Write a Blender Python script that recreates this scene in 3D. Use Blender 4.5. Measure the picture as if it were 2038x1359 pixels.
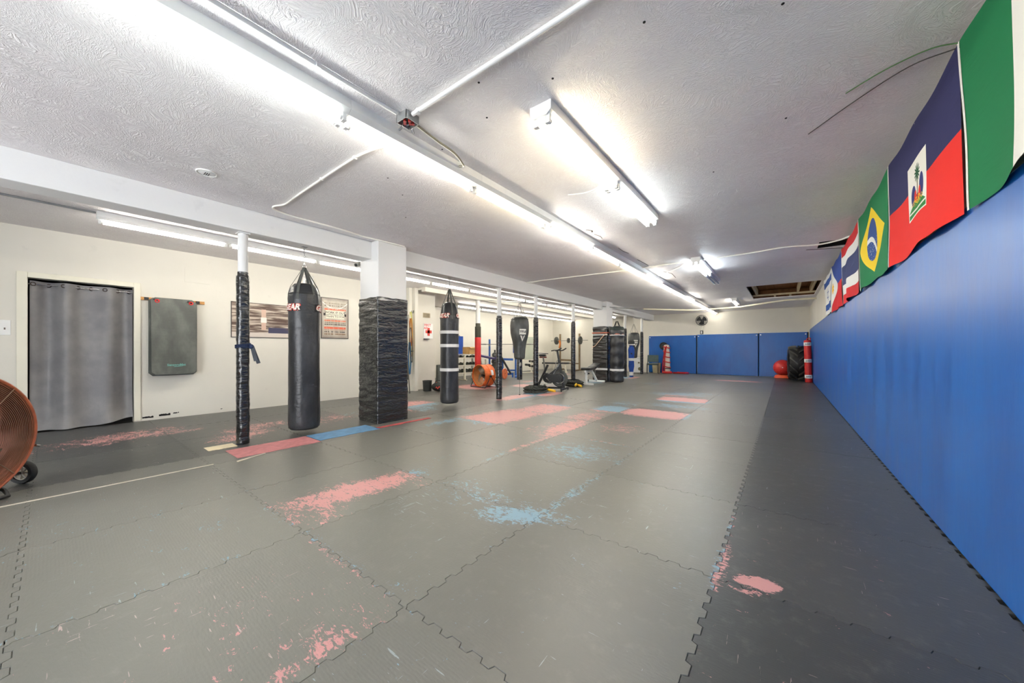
import bpy, bmesh, math, random
from math import sin, cos, pi, radians, sqrt, atan2, hypot
from mathutils import Vector, Matrix, noise as mnoise

for _o in list(bpy.data.objects):
    bpy.data.objects.remove(_o)
SC = bpy.context.scene
COL = SC.collection
rnd = random.Random(7)

# ------------------------------------------------------------------ camera, world, exposure
cam_d = bpy.data.cameras.new('camera')
cam_d.sensor_fit = 'HORIZONTAL'
cam_d.sensor_width = 36.0
cam_d.lens = 36.0 * 706.4 / 2038.0
cam_d.shift_y = 15.3 / 2038.0
cam_d.clip_start = 0.05
cam_d.clip_end = 100
cam = bpy.data.objects.new('camera', cam_d)
cam.location = (0, 0, 1.075)
cam.rotation_euler = (pi / 2, 0, radians(37.49))
COL.objects.link(cam)
SC.camera = cam

W = bpy.data.worlds.new('world')
W.use_nodes = True
W.node_tree.nodes['Background'].inputs[0].default_value = (0.93, 0.96, 1.0, 1)
W.node_tree.nodes['Background'].inputs[1].default_value = 4.2
SC.world = W
SC.view_settings.view_transform = 'Standard'
SC.view_settings.look = 'None'
SC.view_settings.exposure = 1.45
SC.view_settings.gamma = 1.0
SC.view_settings.use_curve_mapping = False
TUBE_POWER = 17.0

# ------------------------------------------------------------------ room measures (metres)
CEIL = 2.653
XR = 0.76          # right wall
XL = -7.73         # left wall
XA = -10.25        # back wall of the weights area
YF = 17.1          # far wall
YN = -3.4          # wall behind the camera
YA = 6.55          # where the left wall ends
BX0, BX1, BZ = -4.80, -5.06, 2.397   # beam


def lin(r, g, b):
    def c(v):
        v /= 255.0
        return v / 12.92 if v <= 0.04045 else ((v + 0.055) / 1.055) ** 2.4
    return (c(r), c(g), c(b))


# ------------------------------------------------------------------ node helpers
class NT:
    """small expression layer over shader nodes"""
    def __init__(s, name):
        s.mat = bpy.data.materials.new(name)
        s.mat.use_nodes = True
        s.t = s.mat.node_tree
        s.t.nodes.clear()
        s.out = s.n('ShaderNodeOutputMaterial')
        s.b = s.n('ShaderNodeBsdfPrincipled')
        s.t.links.new(s.b.outputs[0], s.out.inputs[0])

    def n(s, typ, **kw):
        nd = s.t.nodes.new(typ)
        for k, v in kw.items():
            setattr(nd, k, v)
        return nd

    def set(s, sock, val):
        if isinstance(val, X_):
            val = val.s
        if isinstance(val, bpy.types.NodeSocket):
            s.t.links.new(val, sock)
        elif isinstance(val, (tuple, list)):
            if len(val) == 3 and sock.type == 'RGBA':
                val = (*val, 1)
            sock.default_value = val
        else:
            sock.default_value = val

    def m(s, op, a, b=None, c=None, clamp=False):
        nd = s.n('ShaderNodeMath', operation=op, use_clamp=clamp)
        s.set(nd.inputs[0], a)
        if b is not None:
            s.set(nd.inputs[1], b)
        if c is not None:
            s.set(nd.inputs[2], c)
        return X_(s, nd.outputs[0])

    def mix(s, f, a, b):
        nd = s.n('ShaderNodeMix', data_type='RGBA')
        s.set(nd.inputs[0], f)
        s.set(nd.inputs[6], a)
        s.set(nd.inputs[7], b)
        return X_(s, nd.outputs[2])

    def coord(s, which='Object'):
        return X_(s, s.n('ShaderNodeTexCoord').outputs[which])

    def pos(s):
        return X_(s, s.n('ShaderNodeNewGeometry').outputs['Position'])

    def sep(s, v):
        nd = s.n('ShaderNodeSeparateXYZ')
        s.set(nd.inputs[0], v)
        return [X_(s, o) for o in nd.outputs]

    def comb(s, x, y, z):
        nd = s.n('ShaderNodeCombineXYZ')
        for i, q in enumerate((x, y, z)):
            s.set(nd.inputs[i], q)
        return X_(s, nd.outputs[0])

    def scale(s, v, sc, rot=(0, 0, 0)):
        nd = s.n('ShaderNodeMapping')
        s.set(nd.inputs['Vector'], v)
        nd.inputs['Scale'].default_value = sc
        nd.inputs['Rotation'].default_value = rot
        return X_(s, nd.outputs[0])

    def noise(s, v, scale, detail=3, rough=0.55, dist=0.0):
        nd = s.n('ShaderNodeTexNoise')
        s.set(nd.inputs['Vector'], v)
        nd.inputs['Scale'].default_value = scale
        nd.inputs['Detail'].default_value = detail
        nd.inputs['Roughness'].default_value = rough
        nd.inputs['Distortion'].default_value = dist
        return X_(s, nd.outputs['Fac'])

    def ramp(s, f, a, b):
        """smooth step of f from a to b"""
        nd = s.n('ShaderNodeMapRange', interpolation_type='SMOOTHSTEP')
        s.set(nd.inputs[0], f)
        s.set(nd.inputs[1], a)
        s.set(nd.inputs[2], b)
        nd.inputs[3].default_value = 0
        nd.inputs[4].default_value = 1
        return X_(s, nd.outputs[0])

    def bump(s, h, strength=0.4, dist=0.01):
        nd = s.n('ShaderNodeBump')
        s.set(nd.inputs['Height'], h)
        nd.inputs['Strength'].default_value = strength
        nd.inputs['Distance'].default_value = dist
        s.t.links.new(nd.outputs[0], s.b.inputs['Normal'])

    def fin(s, col=None, rough=None, metal=None, spec=None):
        if col is not None:
            s.set(s.b.inputs['Base Color'], col)
        if rough is not None:
            s.set(s.b.inputs['Roughness'], rough)
        if metal is not None:
            s.set(s.b.inputs['Metallic'], metal)
        if spec is not None:
            s.set(s.b.inputs['Specular IOR Level'], spec)
        return s.mat


class X_:
    def __init__(s, nt, sock):
        s.nt, s.s = nt, sock

    def __add__(a, b): return a.nt.m('ADD', a, b)
    def __radd__(a, b): return a.nt.m('ADD', b, a)
    def __sub__(a, b): return a.nt.m('SUBTRACT', a, b)
    def __rsub__(a, b): return a.nt.m('SUBTRACT', b, a)
    def __mul__(a, b): return a.nt.m('MULTIPLY', a, b)
    def __rmul__(a, b): return a.nt.m('MULTIPLY', b, a)
    def __truediv__(a, b): return a.nt.m('DIVIDE', a, b)
    def __lt__(a, b): return a.nt.m('LESS_THAN', a, b)
    def __gt__(a, b): return a.nt.m('GREATER_THAN', a, b)
    def abs(a): return a.nt.m('ABSOLUTE', a)
    def sqrt(a): return a.nt.m('SQRT', a)
    def max(a, b): return a.nt.m('MAXIMUM', a, b)
    def min(a, b): return a.nt.m('MINIMUM', a, b)


_mc = {}


def mat(name, col, rough=0.5, metal=0.0, var=0.12, vs=6.0, bs=0.0, bscale=40.0, spec=0.5, bd=0.004, stretch=(1, 1, 1)):
    """plain procedural paint / plastic / metal: noise-varied colour, optional fine relief"""
    if name in _mc:
        return _mc[name]
    t = NT(name)
    v = t.scale(t.coord(), stretch)
    nz = t.noise(v, vs, 4)
    d = tuple(c * (1 - var) for c in col)
    l = tuple(min(1, c * (1 + var)) for c in col)
    c = t.mix(t.ramp(nz, 0.3, 0.7), d, l)
    if bs > 0:
        t.bump(t.noise(v, bscale, 3), bs, bd)
    r = t.noise(v, vs * 2.3, 2) * 0.2 + (rough - 0.1)
    _mc[name] = t.fin(c, r, metal, spec)
    return _mc[name]


def emit(name, col, power, base=(0.9, 0.9, 0.9)):
    if name in _mc:
        return _mc[name]
    t = NT(name)
    t.set(t.b.inputs['Emission Color'], col)
    t.b.inputs['Emission Strength'].default_value = power
    _mc[name] = t.fin(base, 0.3)
    return _mc[name]


# ------------------------------------------------------------------ mesh helpers
class MB:
    def __init__(s):
        s.v, s.f, s.uv = [], [], None

    def add(s, vs, fs):
        o = len(s.v)
        s.v += [tuple(p) for p in vs]
        s.f += [tuple(i + o for i in f) for f in fs]
        return s

    def box(s, x0, x1, y0, y1, z0, z1):
        x0, x1 = min(x0, x1), max(x0, x1)
        y0, y1 = min(y0, y1), max(y0, y1)
        z0, z1 = min(z0, z1), max(z0, z1)
        return s.add([(x0, y0, z0), (x1, y0, z0), (x1, y1, z0), (x0, y1, z0), (x0, y0, z1), (x1, y0, z1), (x1, y1, z1), (x0, y1, z1)],
                     [(0, 3, 2, 1), (4, 5, 6, 7), (0, 1, 5, 4), (1, 2, 6, 5), (2, 3, 7, 6), (3, 0, 4, 7)])

    def bar(s, p0, p1, w, h, up=(0, 0, 1)):
        """rectangular bar from p0 to p1, w sideways, h along up"""
        p0, p1, up = Vector(p0), Vector(p1), Vector(up)
        d = (p1 - p0).normalized()
        a = d.cross(up)
        if a.length < 1e-4:
            a = d.cross(Vector((1, 0, 0)))
        a.normalize()
        b = a.cross(d)
        vs = []
        for p in (p0, p1):
            for (i, j) in ((-1, -1), (1, -1), (1, 1), (-1, 1)):
                vs.append(p + a * (i * w / 2) + b * (j * h / 2))
        return s.add(vs, [(0, 1, 2, 3), (7, 6, 5, 4), (0, 4, 5, 1), (1, 5, 6, 2), (2, 6, 7, 3), (3, 7, 4, 0)])

    def tube(s, path, r, n=10, closed=False, caps=True):
        P = [Vector(p) for p in path]
        N = len(P)
        rr = r if isinstance(r, (list, tuple)) else [r] * N
        T = []
        for i in range(N):
            a = P[(i - 1) % N] if (closed or i > 0) else P[i]
            b = P[(i + 1) % N] if (closed or i < N - 1) else P[i]
            T.append((b - a).normalized())
        u = T[0].orthogonal().normalized()
        vs = []
        for i in range(N):
            u = (u - T[i] * u.dot(T[i]))
            if u.length < 1e-6:
                u = T[i].orthogonal()
            u.normalize()
            w = T[i].cross(u)
            for k in range(n):
                an = 2 * pi * k / n
                vs.append(P[i] + (u * cos(an) + w * sin(an)) * rr[i])
        fs = []
        for i in range(N if closed else N - 1):
            j = (i + 1) % N
            for k in range(n):
                l = (k + 1) % n
                fs.append((i * n + k, i * n + l, j * n + l, j * n + k))
        if caps and not closed:
            fs.append(tuple(range(n - 1, -1, -1)))
            fs.append(tuple((N - 1) * n + k for k in range(n)))
        return s.add(vs, fs)

    def cyl(s, p0, p1, r0, r1=None, n=16, caps=True):
        return s.tube([p0, p1], [r0, r0 if r1 is None else r1], n, False, caps)

    def lathe(s, prof, n=28, c=(0, 0), fn=None, close=True):
        """profile of (radius, z); fn(az, z, r) -> r"""
        vs, fs = [], []
        for (r, z) in prof:
            for k in range(n):
                a = 2 * pi * k / n
                q = fn(a, z, r) if fn else r
                vs.append((c[0] + q * cos(a), c[1] + q * sin(a), z))
        m = len(prof)
        for i in range(m - 1):
            for k in range(n):
                l = (k + 1) % n
                fs.append((i * n + k, i * n + l, (i + 1) * n + l, (i + 1) * n + k))
        if close:
            fs.append(tuple(range(n - 1, -1, -1)))
            fs.append(tuple((m - 1) * n + k for k in range(n)))
        return s.add(vs, fs)

    def sphere(s, c, r, n=20, sq=(1, 1, 1)):
        prof = [(r * sin(pi * i / n), -r * cos(pi * i / n)) for i in range(n + 1)]
        prof[0] = (r * 0.01, -r)
        prof[-1] = (r * 0.01, r)
        o = len(s.v)
        s.lathe(prof, n + 8)
        for i in range(o, len(s.v)):
            p = s.v[i]
            s.v[i] = (p[0] * sq[0] + c[0], p[1] * sq[1] + c[1], p[2] * sq[2] + c[2])
        return s

    def ring(s, c, axis, R, r, n=32, m=8):
        ax = Vector(axis).normalized()
        u = ax.orthogonal().normalized()
        w = ax.cross(u)
        c = Vector(c)
        return s.tube([c + (u * cos(2 * pi * k / n) + w * sin(2 * pi * k / n)) * R for k in range(n)], r, m, True)

    def disc(s, c, axis, R, t, n=28):
        c, ax = Vector(c), Vector(axis).normalized()
        return s.cyl(c - ax * t / 2, c + ax * t / 2, R, R, n)

    def grid(s, fn, nu, nv, uv=False):
        vs, fs, uvs = [], [], []
        for j in range(nv + 1):
            for i in range(nu + 1):
                vs.append(fn(i / nu, j / nv))
                uvs.append((i / nu, j / nv))
        w = nu + 1
        for j in range(nv):
            for i in range(nu):
                fs.append((j * w + i, j * w + i + 1, (j + 1) * w + i + 1, (j + 1) * w + i))
        s.add(vs, fs)
        if uv:
            s.uv = uvs
        return s

    def xf(s, M):
        s.v = [tuple(M @ Vector(p)) for p in s.v]
        return s

    def mesh(s, name):
        me = bpy.data.meshes.new(name)
        me.from_pydata(s.v, [], s.f)
        if s.uv:
            l = me.uv_layers.new(name='UVMap')
            for lp in me.loops:
                l.data[lp.index].uv = s.uv[lp.vertex_index]
        me.update()
        return me


def obj(name, mb, m, parent=None, smooth=False, bevel=0.0, origin=None, angle=40):
    if isinstance(mb, MB):
        if origin is not None:
            ox, oy, oz = origin
            mb.v = [(p[0] - ox, p[1] - oy, p[2] - oz) for p in mb.v]
        me = mb.mesh(name)
    else:
        me = mb
    me.materials.append(m)
    o = bpy.data.objects.new(name, me)
    COL.objects.link(o)
    if parent is not None:
        o.parent = parent
    if origin is not None:
        o.location = origin
    if smooth:
        for p in me.polygons:
            p.use_smooth = True
        me.set_sharp_from_angle(angle=radians(angle))
    if bevel > 0:
        b = o.modifiers.new('bevel', 'BEVEL')
        b.width = bevel
        b.segments = 2
        b.limit_method = 'ANGLE'
    return o


def tag(o, label, cat, group=None):
    o['label'] = label
    o['category'] = cat
    if group:
        o['group'] = group
    return o


def thing(name, label, cat, loc=(0, 0, 0), rz=0.0, group=None):
    o = bpy.data.objects.new(name, None)
    o.empty_display_size = 0.1
    COL.objects.link(o)
    o.location = loc
    o.rotation_euler = (0, 0, rz)
    return tag(o, label, cat, group)


def struct(name, mb, m, parent=None, **kw):
    o = obj(name, mb, m, parent, **kw)
    o['kind'] = 'structure'
    return o


def link_copy(o, parent):
    c = o.copy()
    COL.objects.link(c)
    c.parent = parent
    return c


def copy_tree(root, loc, rz, label, group=None):
    r = root.copy()
    COL.objects.link(r)
    r.location = loc
    r.rotation_euler = (0, 0, rz)
    r['label'] = label
    if group:
        r['group'] = group
    for ch in list(root.children):
        c = link_copy(ch, r)
        for g in list(ch.children):
            link_copy(g, c)
    return r


def text_geo(txt, size, bold=0.0, shear=0.0):
    cu = bpy.data.curves.new('t', 'FONT')
    cu.body = txt
    cu.size = size
    cu.align_x = 'CENTER'
    cu.align_y = 'CENTER'
    cu.resolution_u = 3
    cu.offset = bold
    cu.shear = shear
    o = bpy.data.objects.new('t', cu)
    me = bpy.data.meshes.new_from_object(o)
    vs = [tuple(v.co) for v in me.vertices]
    fs = [tuple(p.vertices) for p in me.polygons]
    bpy.data.objects.remove(o)
    bpy.data.curves.remove(cu)
    bpy.data.meshes.remove(me)
    return vs, fs


def mapped(geo, fn):
    return MB().add([fn(p[0], p[1]) for p in geo[0]], geo[1])


def ns(x, y, z):
    return mnoise.noise(Vector((x, y, z)))


def smooth_path(pts, k=6):
    """Catmull-Rom through pts"""
    P = [Vector(p) for p in pts]
    P = [P[0] * 2 - P[1]] + P + [P[-1] * 2 - P[-2]]
    out = []
    for i in range(1, len(P) - 2):
        a, b, c, d = P[i - 1:i + 3]
        for j in range(k):
            t = j / k
            out.append(0.5 * ((2 * b) + (c - a) * t + (2 * a - 5 * b + 4 * c - d) * t * t + (3 * b - a - 3 * c + d) * t ** 3))
    out.append(P[-2])
    return out


# ------------------------------------------------------------------ materials
def wall_paint(name, col, dirt=0.12):
    t = NT(name)
    p = t.pos()
    n1 = t.noise(p, 0.9, 4)
    n2 = t.noise(p, 7, 5)
    c = t.mix(t.ramp(n1, 0.35, 0.7), tuple(x * (1 - dirt * 0.5) for x in col), col)
    c = t.mix(t.ramp(n2, 0.62, 0.78) * 0.35, c, tuple(x * 0.82 for x in col))
    t.bump(t.noise(p, 30, 4), 0.12, 0.006)
    return t.fin(c, 0.6)


def ceiling_mat():
    t = NT('stippled_ceiling_paint')
    p = t.pos()
    sw = t.noise(t.scale(p, (1, 1, 1)), 2.1, 2, dist=1.0)
    x, y, z = t.sep(p)
    v = t.comb(x + sw * 0.55, y + t.noise(p, 1.7, 2) * 0.55, 0.0)
    w1 = t.noise(t.scale(v, (24, 70, 1), (0, 0, 0.5)), 1.0, 3, 0.6, 1.6)
    w2 = t.noise(t.scale(v, (66, 22, 1), (0, 0, -0.4)), 1.0, 3, 0.6, 1.6)
    sel = t.ramp(t.noise(p, 1.3, 2, dist=1.5), 0.42, 0.58)
    hgt = w1 * sel + w2 * (1.0 - sel)
    hg = t.ramp(hgt, 0.42, 0.66)
    t.bump(hg + t.noise(p, 120, 2) * 0.3, 0.62, 0.005)
    n1 = t.noise(p, 0.6, 4)
    c = t.mix(t.ramp(n1, 0.3, 0.7), lin(226, 220, 221), lin(240, 237, 235))
    c = t.mix(hg * 0.5, c, lin(246, 245, 243))
    return t.fin(c, 0.5)


M_wall = wall_paint('cream_wall_paint', lin(222, 218, 206))
M_beam = wall_paint('white_beam_paint', lin(228, 228, 226), 0.05)
M_ceil = ceiling_mat()
M_white = mat('white_enamel', lin(236, 236, 232), 0.4, var=0.03)
M_galv = mat('galvanised_steel', lin(170, 172, 172), 0.4, 0.7, var=0.12)
M_chrome = mat('chrome', lin(200, 200, 200), 0.2, 1.0, var=0.05)
M_black_plastic = mat('black_plastic', lin(34, 35, 36), 0.45, var=0.2)
M_black_metal = mat('black_painted_metal', lin(40, 41, 42), 0.4, 0.1, var=0.2)
M_rubber = mat('black_rubber', lin(32, 33, 33), 0.65, var=0.2, bs=0.2)
M_orange = mat('orange_painted_metal', lin(226, 108, 40), 0.4, var=0.14, vs=9)
M_orange_dull = mat('rusty_orange_painted_metal', lin(176, 92, 58), 0.5, var=0.25, vs=8)
M_red = mat('red_padding', lin(200, 30, 28), 0.5, var=0.1)
M_bluemetal = mat('blue_painted_metal', lin(46, 98, 176), 0.4, var=0.1)
M_bluefab = mat('blue_fabric', lin(30, 74, 160), 0.8, var=0.15)
M_wood = mat('varnished_pine', lin(206, 150, 84), 0.5, var=0.2, vs=5, stretch=(1, 12, 12))
M_yellow = mat('yellow_plastic', lin(236, 190, 40), 0.5, var=0.1)
M_cord = mat('white_cable_jacket', lin(246, 243, 234), 0.5, var=0.06)
M_tape = mat('white_tape', lin(228, 228, 226), 0.45, var=0.05)
M_steel = mat('dull_steel', lin(150, 150, 145), 0.35, 0.9, var=0.15)
M_iron = mat('grey_cast_iron', lin(84, 86, 82), 0.55, 0.3, var=0.2, vs=20)
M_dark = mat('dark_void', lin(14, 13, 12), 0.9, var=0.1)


def vinyl(name, col, rough=0.42):
    """scuffed punching bag vinyl: creases and pale scuffs"""
    t = NT(name)
    v = t.coord()
    n1 = t.noise(t.scale(v, (1, 1, 0.5)), 4.5, 5)
    n2 = t.noise(v, 14, 4)
    c = t.mix(t.ramp(n1, 0.42, 0.75), col, tuple(min(1, x * 2.4 + 0.012) for x in col))
    c = t.mix(t.ramp(n2, 0.66, 0.8) * 0.5, c, tuple(min(1, x * 3.2 + 0.03) for x in col))
    t.bump(t.noise(t.scale(v, (1, 1, 1.6)), 9, 5, 0.6, 0.6), 0.35, 0.02)
    return t.fin(c, n1 * 0.25 + (rough - 0.12))


def wrap_mat(name, col=lin(30, 31, 32), zs=30.0):
    """black plastic sheeting wound round padding, held by tape: glossy, creased across"""
    t = NT(name)
    v = t.coord()
    w = t.noise(t.scale(v, (2.5, 2.5, zs * 0.6)), 1.0, 2, 0.5, 0.5)
    w2 = t.noise(t.scale(v, (9, 9, 22)), 1.0, 2, 0.5, 1.5)
    t.bump(w * 1.0 + w2 * 0.5, 0.7, 0.03)
    c = t.mix(t.ramp(t.noise(v, 7, 3), 0.4, 0.75), col, tuple(x * 1.5 for x in col))
    t.b.inputs['Coat Weight'].default_value = 0.6
    t.b.inputs['Coat Roughness'].default_value = 0.12
    return t.fin(c, 0.24)


M_vinyl = vinyl('black_bag_vinyl', lin(44, 45, 47), 0.33)
M_vinyl2 = vinyl('grey_black_bag_leather', lin(60, 62, 60), 0.4)
M_wrap = wrap_mat('black_wrapped_plastic')
M_wrap2 = wrap_mat('black_wrapped_plastic_wide', lin(33, 34, 33), 22.0)


def blue_pad_mat():
    t = NT('blue_painted_wall_pad')
    p = t.pos()
    n1 = t.noise(t.scale(p, (1, 2.4, 0.5)), 1.6, 5)
    n2 = t.noise(t.scale(p, (10, 10, 1)), 1.5, 4)
    c = t.mix(t.ramp(n1, 0.3, 0.7), lin(8, 82, 162), lin(14, 98, 182))
    c = t.mix(t.ramp(n2, 0.55, 0.8) * 0.3, c, lin(44, 112, 186))
    sc = t.noise(t.scale(p, (26, 26, 26)), 1.0, 4, 0.7)
    x, y, z = t.sep(p)
    low = t.ramp(z, 0.5, 0.0) * 0.09
    c = t.mix(t.ramp(sc + low, 0.80, 0.83), c, lin(196, 206, 220))
    t.bump(t.noise(t.scale(p, (1, 1, 0.3)), 22, 4), 0.12, 0.006)
    return t.fin(c, n1 * 0.2 + 0.26)


M_bluepad = blue_pad_mat()

# ---- floor mats: black paint worn off pink / blue foam tiles.  Wear patches in floor coordinates.
WEAR = [  # x, y, radius along a, radius across, angle, strength
    (-2.60, 1.47, 0.62, 0.20, 1.45, 1.0), (-2.52, 1.02, 0.42, 0.20, 0.35, 0.72), (-2.42, 1.80, 0.42, 0.10, 0.1, 0.62),
    (-1.36, 1.86, 0.34, 0.15, 0.5, 0.92), (-1.62, 1.98, 0.42, 0.16, 2.8, 0.66), (-1.80, 1.45, 0.30, 0.16, 0.9, 0.75), (-1.85, 1.95, 0.6, 0.35, 0.0, 0.62),
    (-1.25, 2.35, 0.06, 0.9, 0.0, 0.75), (-1.80, 0.91, 0.7, 0.05, 0.0, 0.66), (-1.35, 0.70, 0.14, 0.52, 0.0, 0.62), (-1.7, 0.55, 0.5, 0.5, 0.0, 0.50),
    (-1.31, 0.52, 0.05, 0.34, 0.0, 0.78),
    (-0.10, 1.98, 0.085, 0.055, 0.3, 1.25), (-0.13, 1.90, 0.10, 0.05, 0.1, 0.7), (-0.25, 2.05, 0.035, 0.32, 0.0, 0.85), (-0.26, 2.6, 0.03, 0.6, 0.0, 0.62),
    (-1.75, 3.35, 0.55, 0.45, 0.2, 0.74), (-1.65, 3.9, 0.6, 0.06, 0.0, 0.72), (-1.25, 3.2, 0.05, 1.0, 0.0, 0.62),
    (-2.30, 3.3, 0.05, 1.2, 0.0, 0.78), (-2.38, 4.35, 0.22, 0.75, 0.05, 1.0), (-2.55, 4.1, 0.4, 0.6, 0.0, 0.66), (-2.5, 5.2, 0.35, 0.6, 0.0, 0.82),
    (-1.75, 4.75, 0.5, 0.5, 0.3, 0.66), (-2.6, 2.35, 0.5, 0.4, 0, 0.5),
    (-1.70, 6.15, 0.52, 0.40, 0.0, 1.12), (-1.3, 6.2, 0.12, 0.4, 0.0, 0.9), (-2.45, 6.15, 0.34, 0.42, 0.0, 0.95), (-2.5, 6.9, 0.4, 0.5, 0.0, 0.72),
    (-1.70, 8.15, 0.50, 0.42, 0.0, 1.15), (-1.6, 7.2, 0.7, 0.35, 0.0, 0.8), (-2.0, 9.1, 0.8, 0.6, 0.0, 0.82), (-1.6, 9.6, 0.6, 0.4, 0, 0.7),
    (-3.6, 4.45, 0.45, 0.7, -0.1, 1.05), (-3.45, 5.5, 0.4, 0.6, 0.0, 0.95), (-3.9, 4.0, 0.3, 0.4, 0, 0.8), (-4.0, 3.6, 0.16, 0.6, 0, 0.8),
    (-1.25, 14.1, 0.75, 0.28, 0.0, 1.0), (-3.0, 13.4, 0.4, 0.3, 0, 0.7), (-3.3, 11.4, 0.5, 0.3, 0, 0.75),
    (-6.45, 0.55, 0.42, 0.75, 0.3, 0.80), (-6.25, 0.95, 0.14, 0.6, 0.1, 0.72), (-5.8, 1.75, 0.30, 0.60, 0.2, 0.80), (-5.4, 1.5, 0.22, 0.4, 0.1, 0.85), (-5.25, 1.35, 0.2, 0.3, 0, 0.8),
    (-5.6, 2.7, 0.4, 0.7, 0.3, 0.7), (-5.75, 4.3, 0.45, 0.5, 0.0, 0.95), (-5.2, 4.1, 0.4, 0.4, 0, 0.8),
    (-4.75, 6.5, 0.28, 0.75, 0.0, 1.15), (-4.65, 7.3, 0.40, 0.5, 0.0, 1.1), (-7.0, 7.5, 0.7, 0.7, 0, 1.0), (-5.9, 8.6, 0.6, 0.5, 0, 0.95), (-6.6, 9.7, 0.6, 0.5, 0, 0.85),
    (-5.6, 10.5, 0.6, 0.4, 0, 0.9), (-4.85, 11.0, 0.5, 0.5, 0, 1.0), (-4.7, 13.4, 0.35, 0.6, 0, 1.05), (-6.8, 11.6, 0.7, 0.5, 0, 0.85), (-7.6, 13.5, 0.7, 0.6, 0, 0.85), (-6.2, 14.5, 0.5, 0.5, 0, 0.8),
    (-0.9, 0.8, 0.7, 0.6, 0, 0.42), (-3.3, 0.2, 0.6, 0.8, 0, 0.46), (-2.8, 0.45, 0.4, 0.7, 0, 0.47), (-3.23, 0.6, 0.06, 1.0, 0, 0.55), (-2.25, 0.35, 0.06, 0.7, 0, 0.6), (-3.9, 0.0, 0.3, 0.5, 0, 0.45),
]


def floor_mat_material(patches):
    t = NT('worn_painted_foam_mat')
    p = t.pos()
    x, y, z = t.sep(p)
    wear = None
    for (px, py, ra, rb, an, st) in patches:
        dx, dy = x - px, y - py
        if an:
            c, s = cos(an), sin(an)
            a = (dx * c + dy * s) / ra
            b = (dy * c - dx * s) / rb
        else:
            a, b = dx / ra, dy / rb
        a2, b2 = a * a, b * b
        e = (a2 * a2 + b2 * b2) if st >= 0.95 and ra > 0.3 and py > 3 else (a2 + b2)
        val = t.m('MULTIPLY_ADD', e, -st * 0.42, st)
        wear = val if wear is None else wear.max(val)
    wear = wear.max(0.33) if wear is not None else 0.33
    fl = t.noise(t.scale(p, (7, 11, 1), (0, 0, 0.5)), 1.0, 6, 0.72, 1.2)
    fine = t.noise(t.scale(p, (26, 60, 1), (0, 0, 0.6)), 1.0, 4, 0.7, 1.0)
    nz = fl * 0.5 + fine * 0.5
    mask = t.ramp(t.m('MULTIPLY_ADD', nz - 0.5, -3.0, wear - 0.75 if not isinstance(wear, float) else -0.45), 0.0, 0.03)
    scr = t.noise(t.scale(p, (90, 7, 1), (0, 0, 1.1)), 1.0, 3, 0.6, 0.4)
    scr2 = t.noise(t.scale(p, (8, 80, 1), (0, 0, 0.35)), 1.0, 3, 0.6, 0.4)
    zone = t.ramp(t.noise(p, 1.1, 3), 0.5, 0.7)
    sm = t.ramp(scr.max(scr2) + zone * 0.08, 0.72, 0.75)
    info = t.n('ShaderNodeObjectInfo')
    foam = X_(t, info.outputs['Color'])
    ran = X_(t, info.outputs['Random'])
    tone = X_(t, info.outputs['Alpha'])      # 1 = light worn grey mat, 0 = blacker mat
    big = t.noise(p, 0.7, 4)
    k = tone * 0.8 + (big - 0.5) * 0.5 + (ran - 0.5) * 0.12
    base = t.mix(t.ramp(k, 0.0, 1.0), lin(66, 68, 68), lin(130, 129, 120))
    dust = t.noise(t.scale(p, (3, 3, 1)), 4.0, 6, 0.7)
    base = t.mix(t.ramp(dust, 0.5, 0.85) * 0.3, base, lin(150, 148, 138))
    col = t.mix(mask, base, foam)
    col = t.mix(sm * 0.7, col, t.mix(0.5, foam, lin(206, 206, 200)))
    # embossed grain: small cross ribs, stronger on some mats
    gx = t.noise(t.scale(p, (34, 120, 1)), 1.0, 2, 0.5, 0.2)
    rib = t.m('SINE', y * 520.0) * 0.5 + t.m('SINE', x * 300.0) * 0.3
    t.bump(gx * 0.6 + rib * t.ramp(t.noise(p, 0.8, 2), 0.45, 0.6) * 0.12 + fl * 0.8 - mask * 0.15, 0.35, 0.004)
    return t.fin(col, (big * 0.18 + 0.27) + mask * 0.1, 0.0, 0.5)


_zone = {}


def zone_mat(x0, x1, y0, y1):
    """the mat material with the wear patches that reach this part of the floor"""
    zi, zj = (0 if x1 > -1.3 else 1 if x1 > -4.3 else 2), int((y0 + 3.2) // 2)
    if (zi, zj) not in _zone:
        xa, xb = {0: (-1.3, 1.0), 1: (-4.3, -1.2), 2: (-11, -4.1)}[zi]
        ya, yb = zj * 2 - 3.3, zj * 2 - 0.1
        ps = [p for p in WEAR if xa - max(p[2], p[3]) < p[0] < xb + max(p[2], p[3]) and ya - max(p[2], p[3]) < p[1] < yb + max(p[2], p[3])]
        k = tuple(ps)
        if k not in _zone:
            _zone[k] = floor_mat_material(ps)
        _zone[(zi, zj)] = _zone[k]
    return _zone[(zi, zj)]

# ================================================================== THE ROOM
M_slab = mat('bare_concrete', lin(70, 68, 62), 0.8, var=0.2, bs=0.3)
floor = struct('floor', MB().box(XA - 0.2, XR + 0.2, YN - 0.2, YF + 0.2, -0.16, -0.022), M_slab)


def inset(poly, d):
    n = len(poly)
    out = []
    for i in range(n):
        p0, p1, p2 = Vector(poly[i - 1]), Vector(poly[i]), Vector(poly[(i + 1) % n])
        a, b = (p1 - p0).normalized(), (p2 - p1).normalized()
        n1, n2 = Vector((-a.y, a.x)), Vector((-b.y, b.x))
        m = n1 + n2
        if m.length < 1e-6:
            m = n1
        m.normalize()
        out.append(tuple(p1 + m * (d / max(0.35, m.dot(n1)))))
    return out


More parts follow.
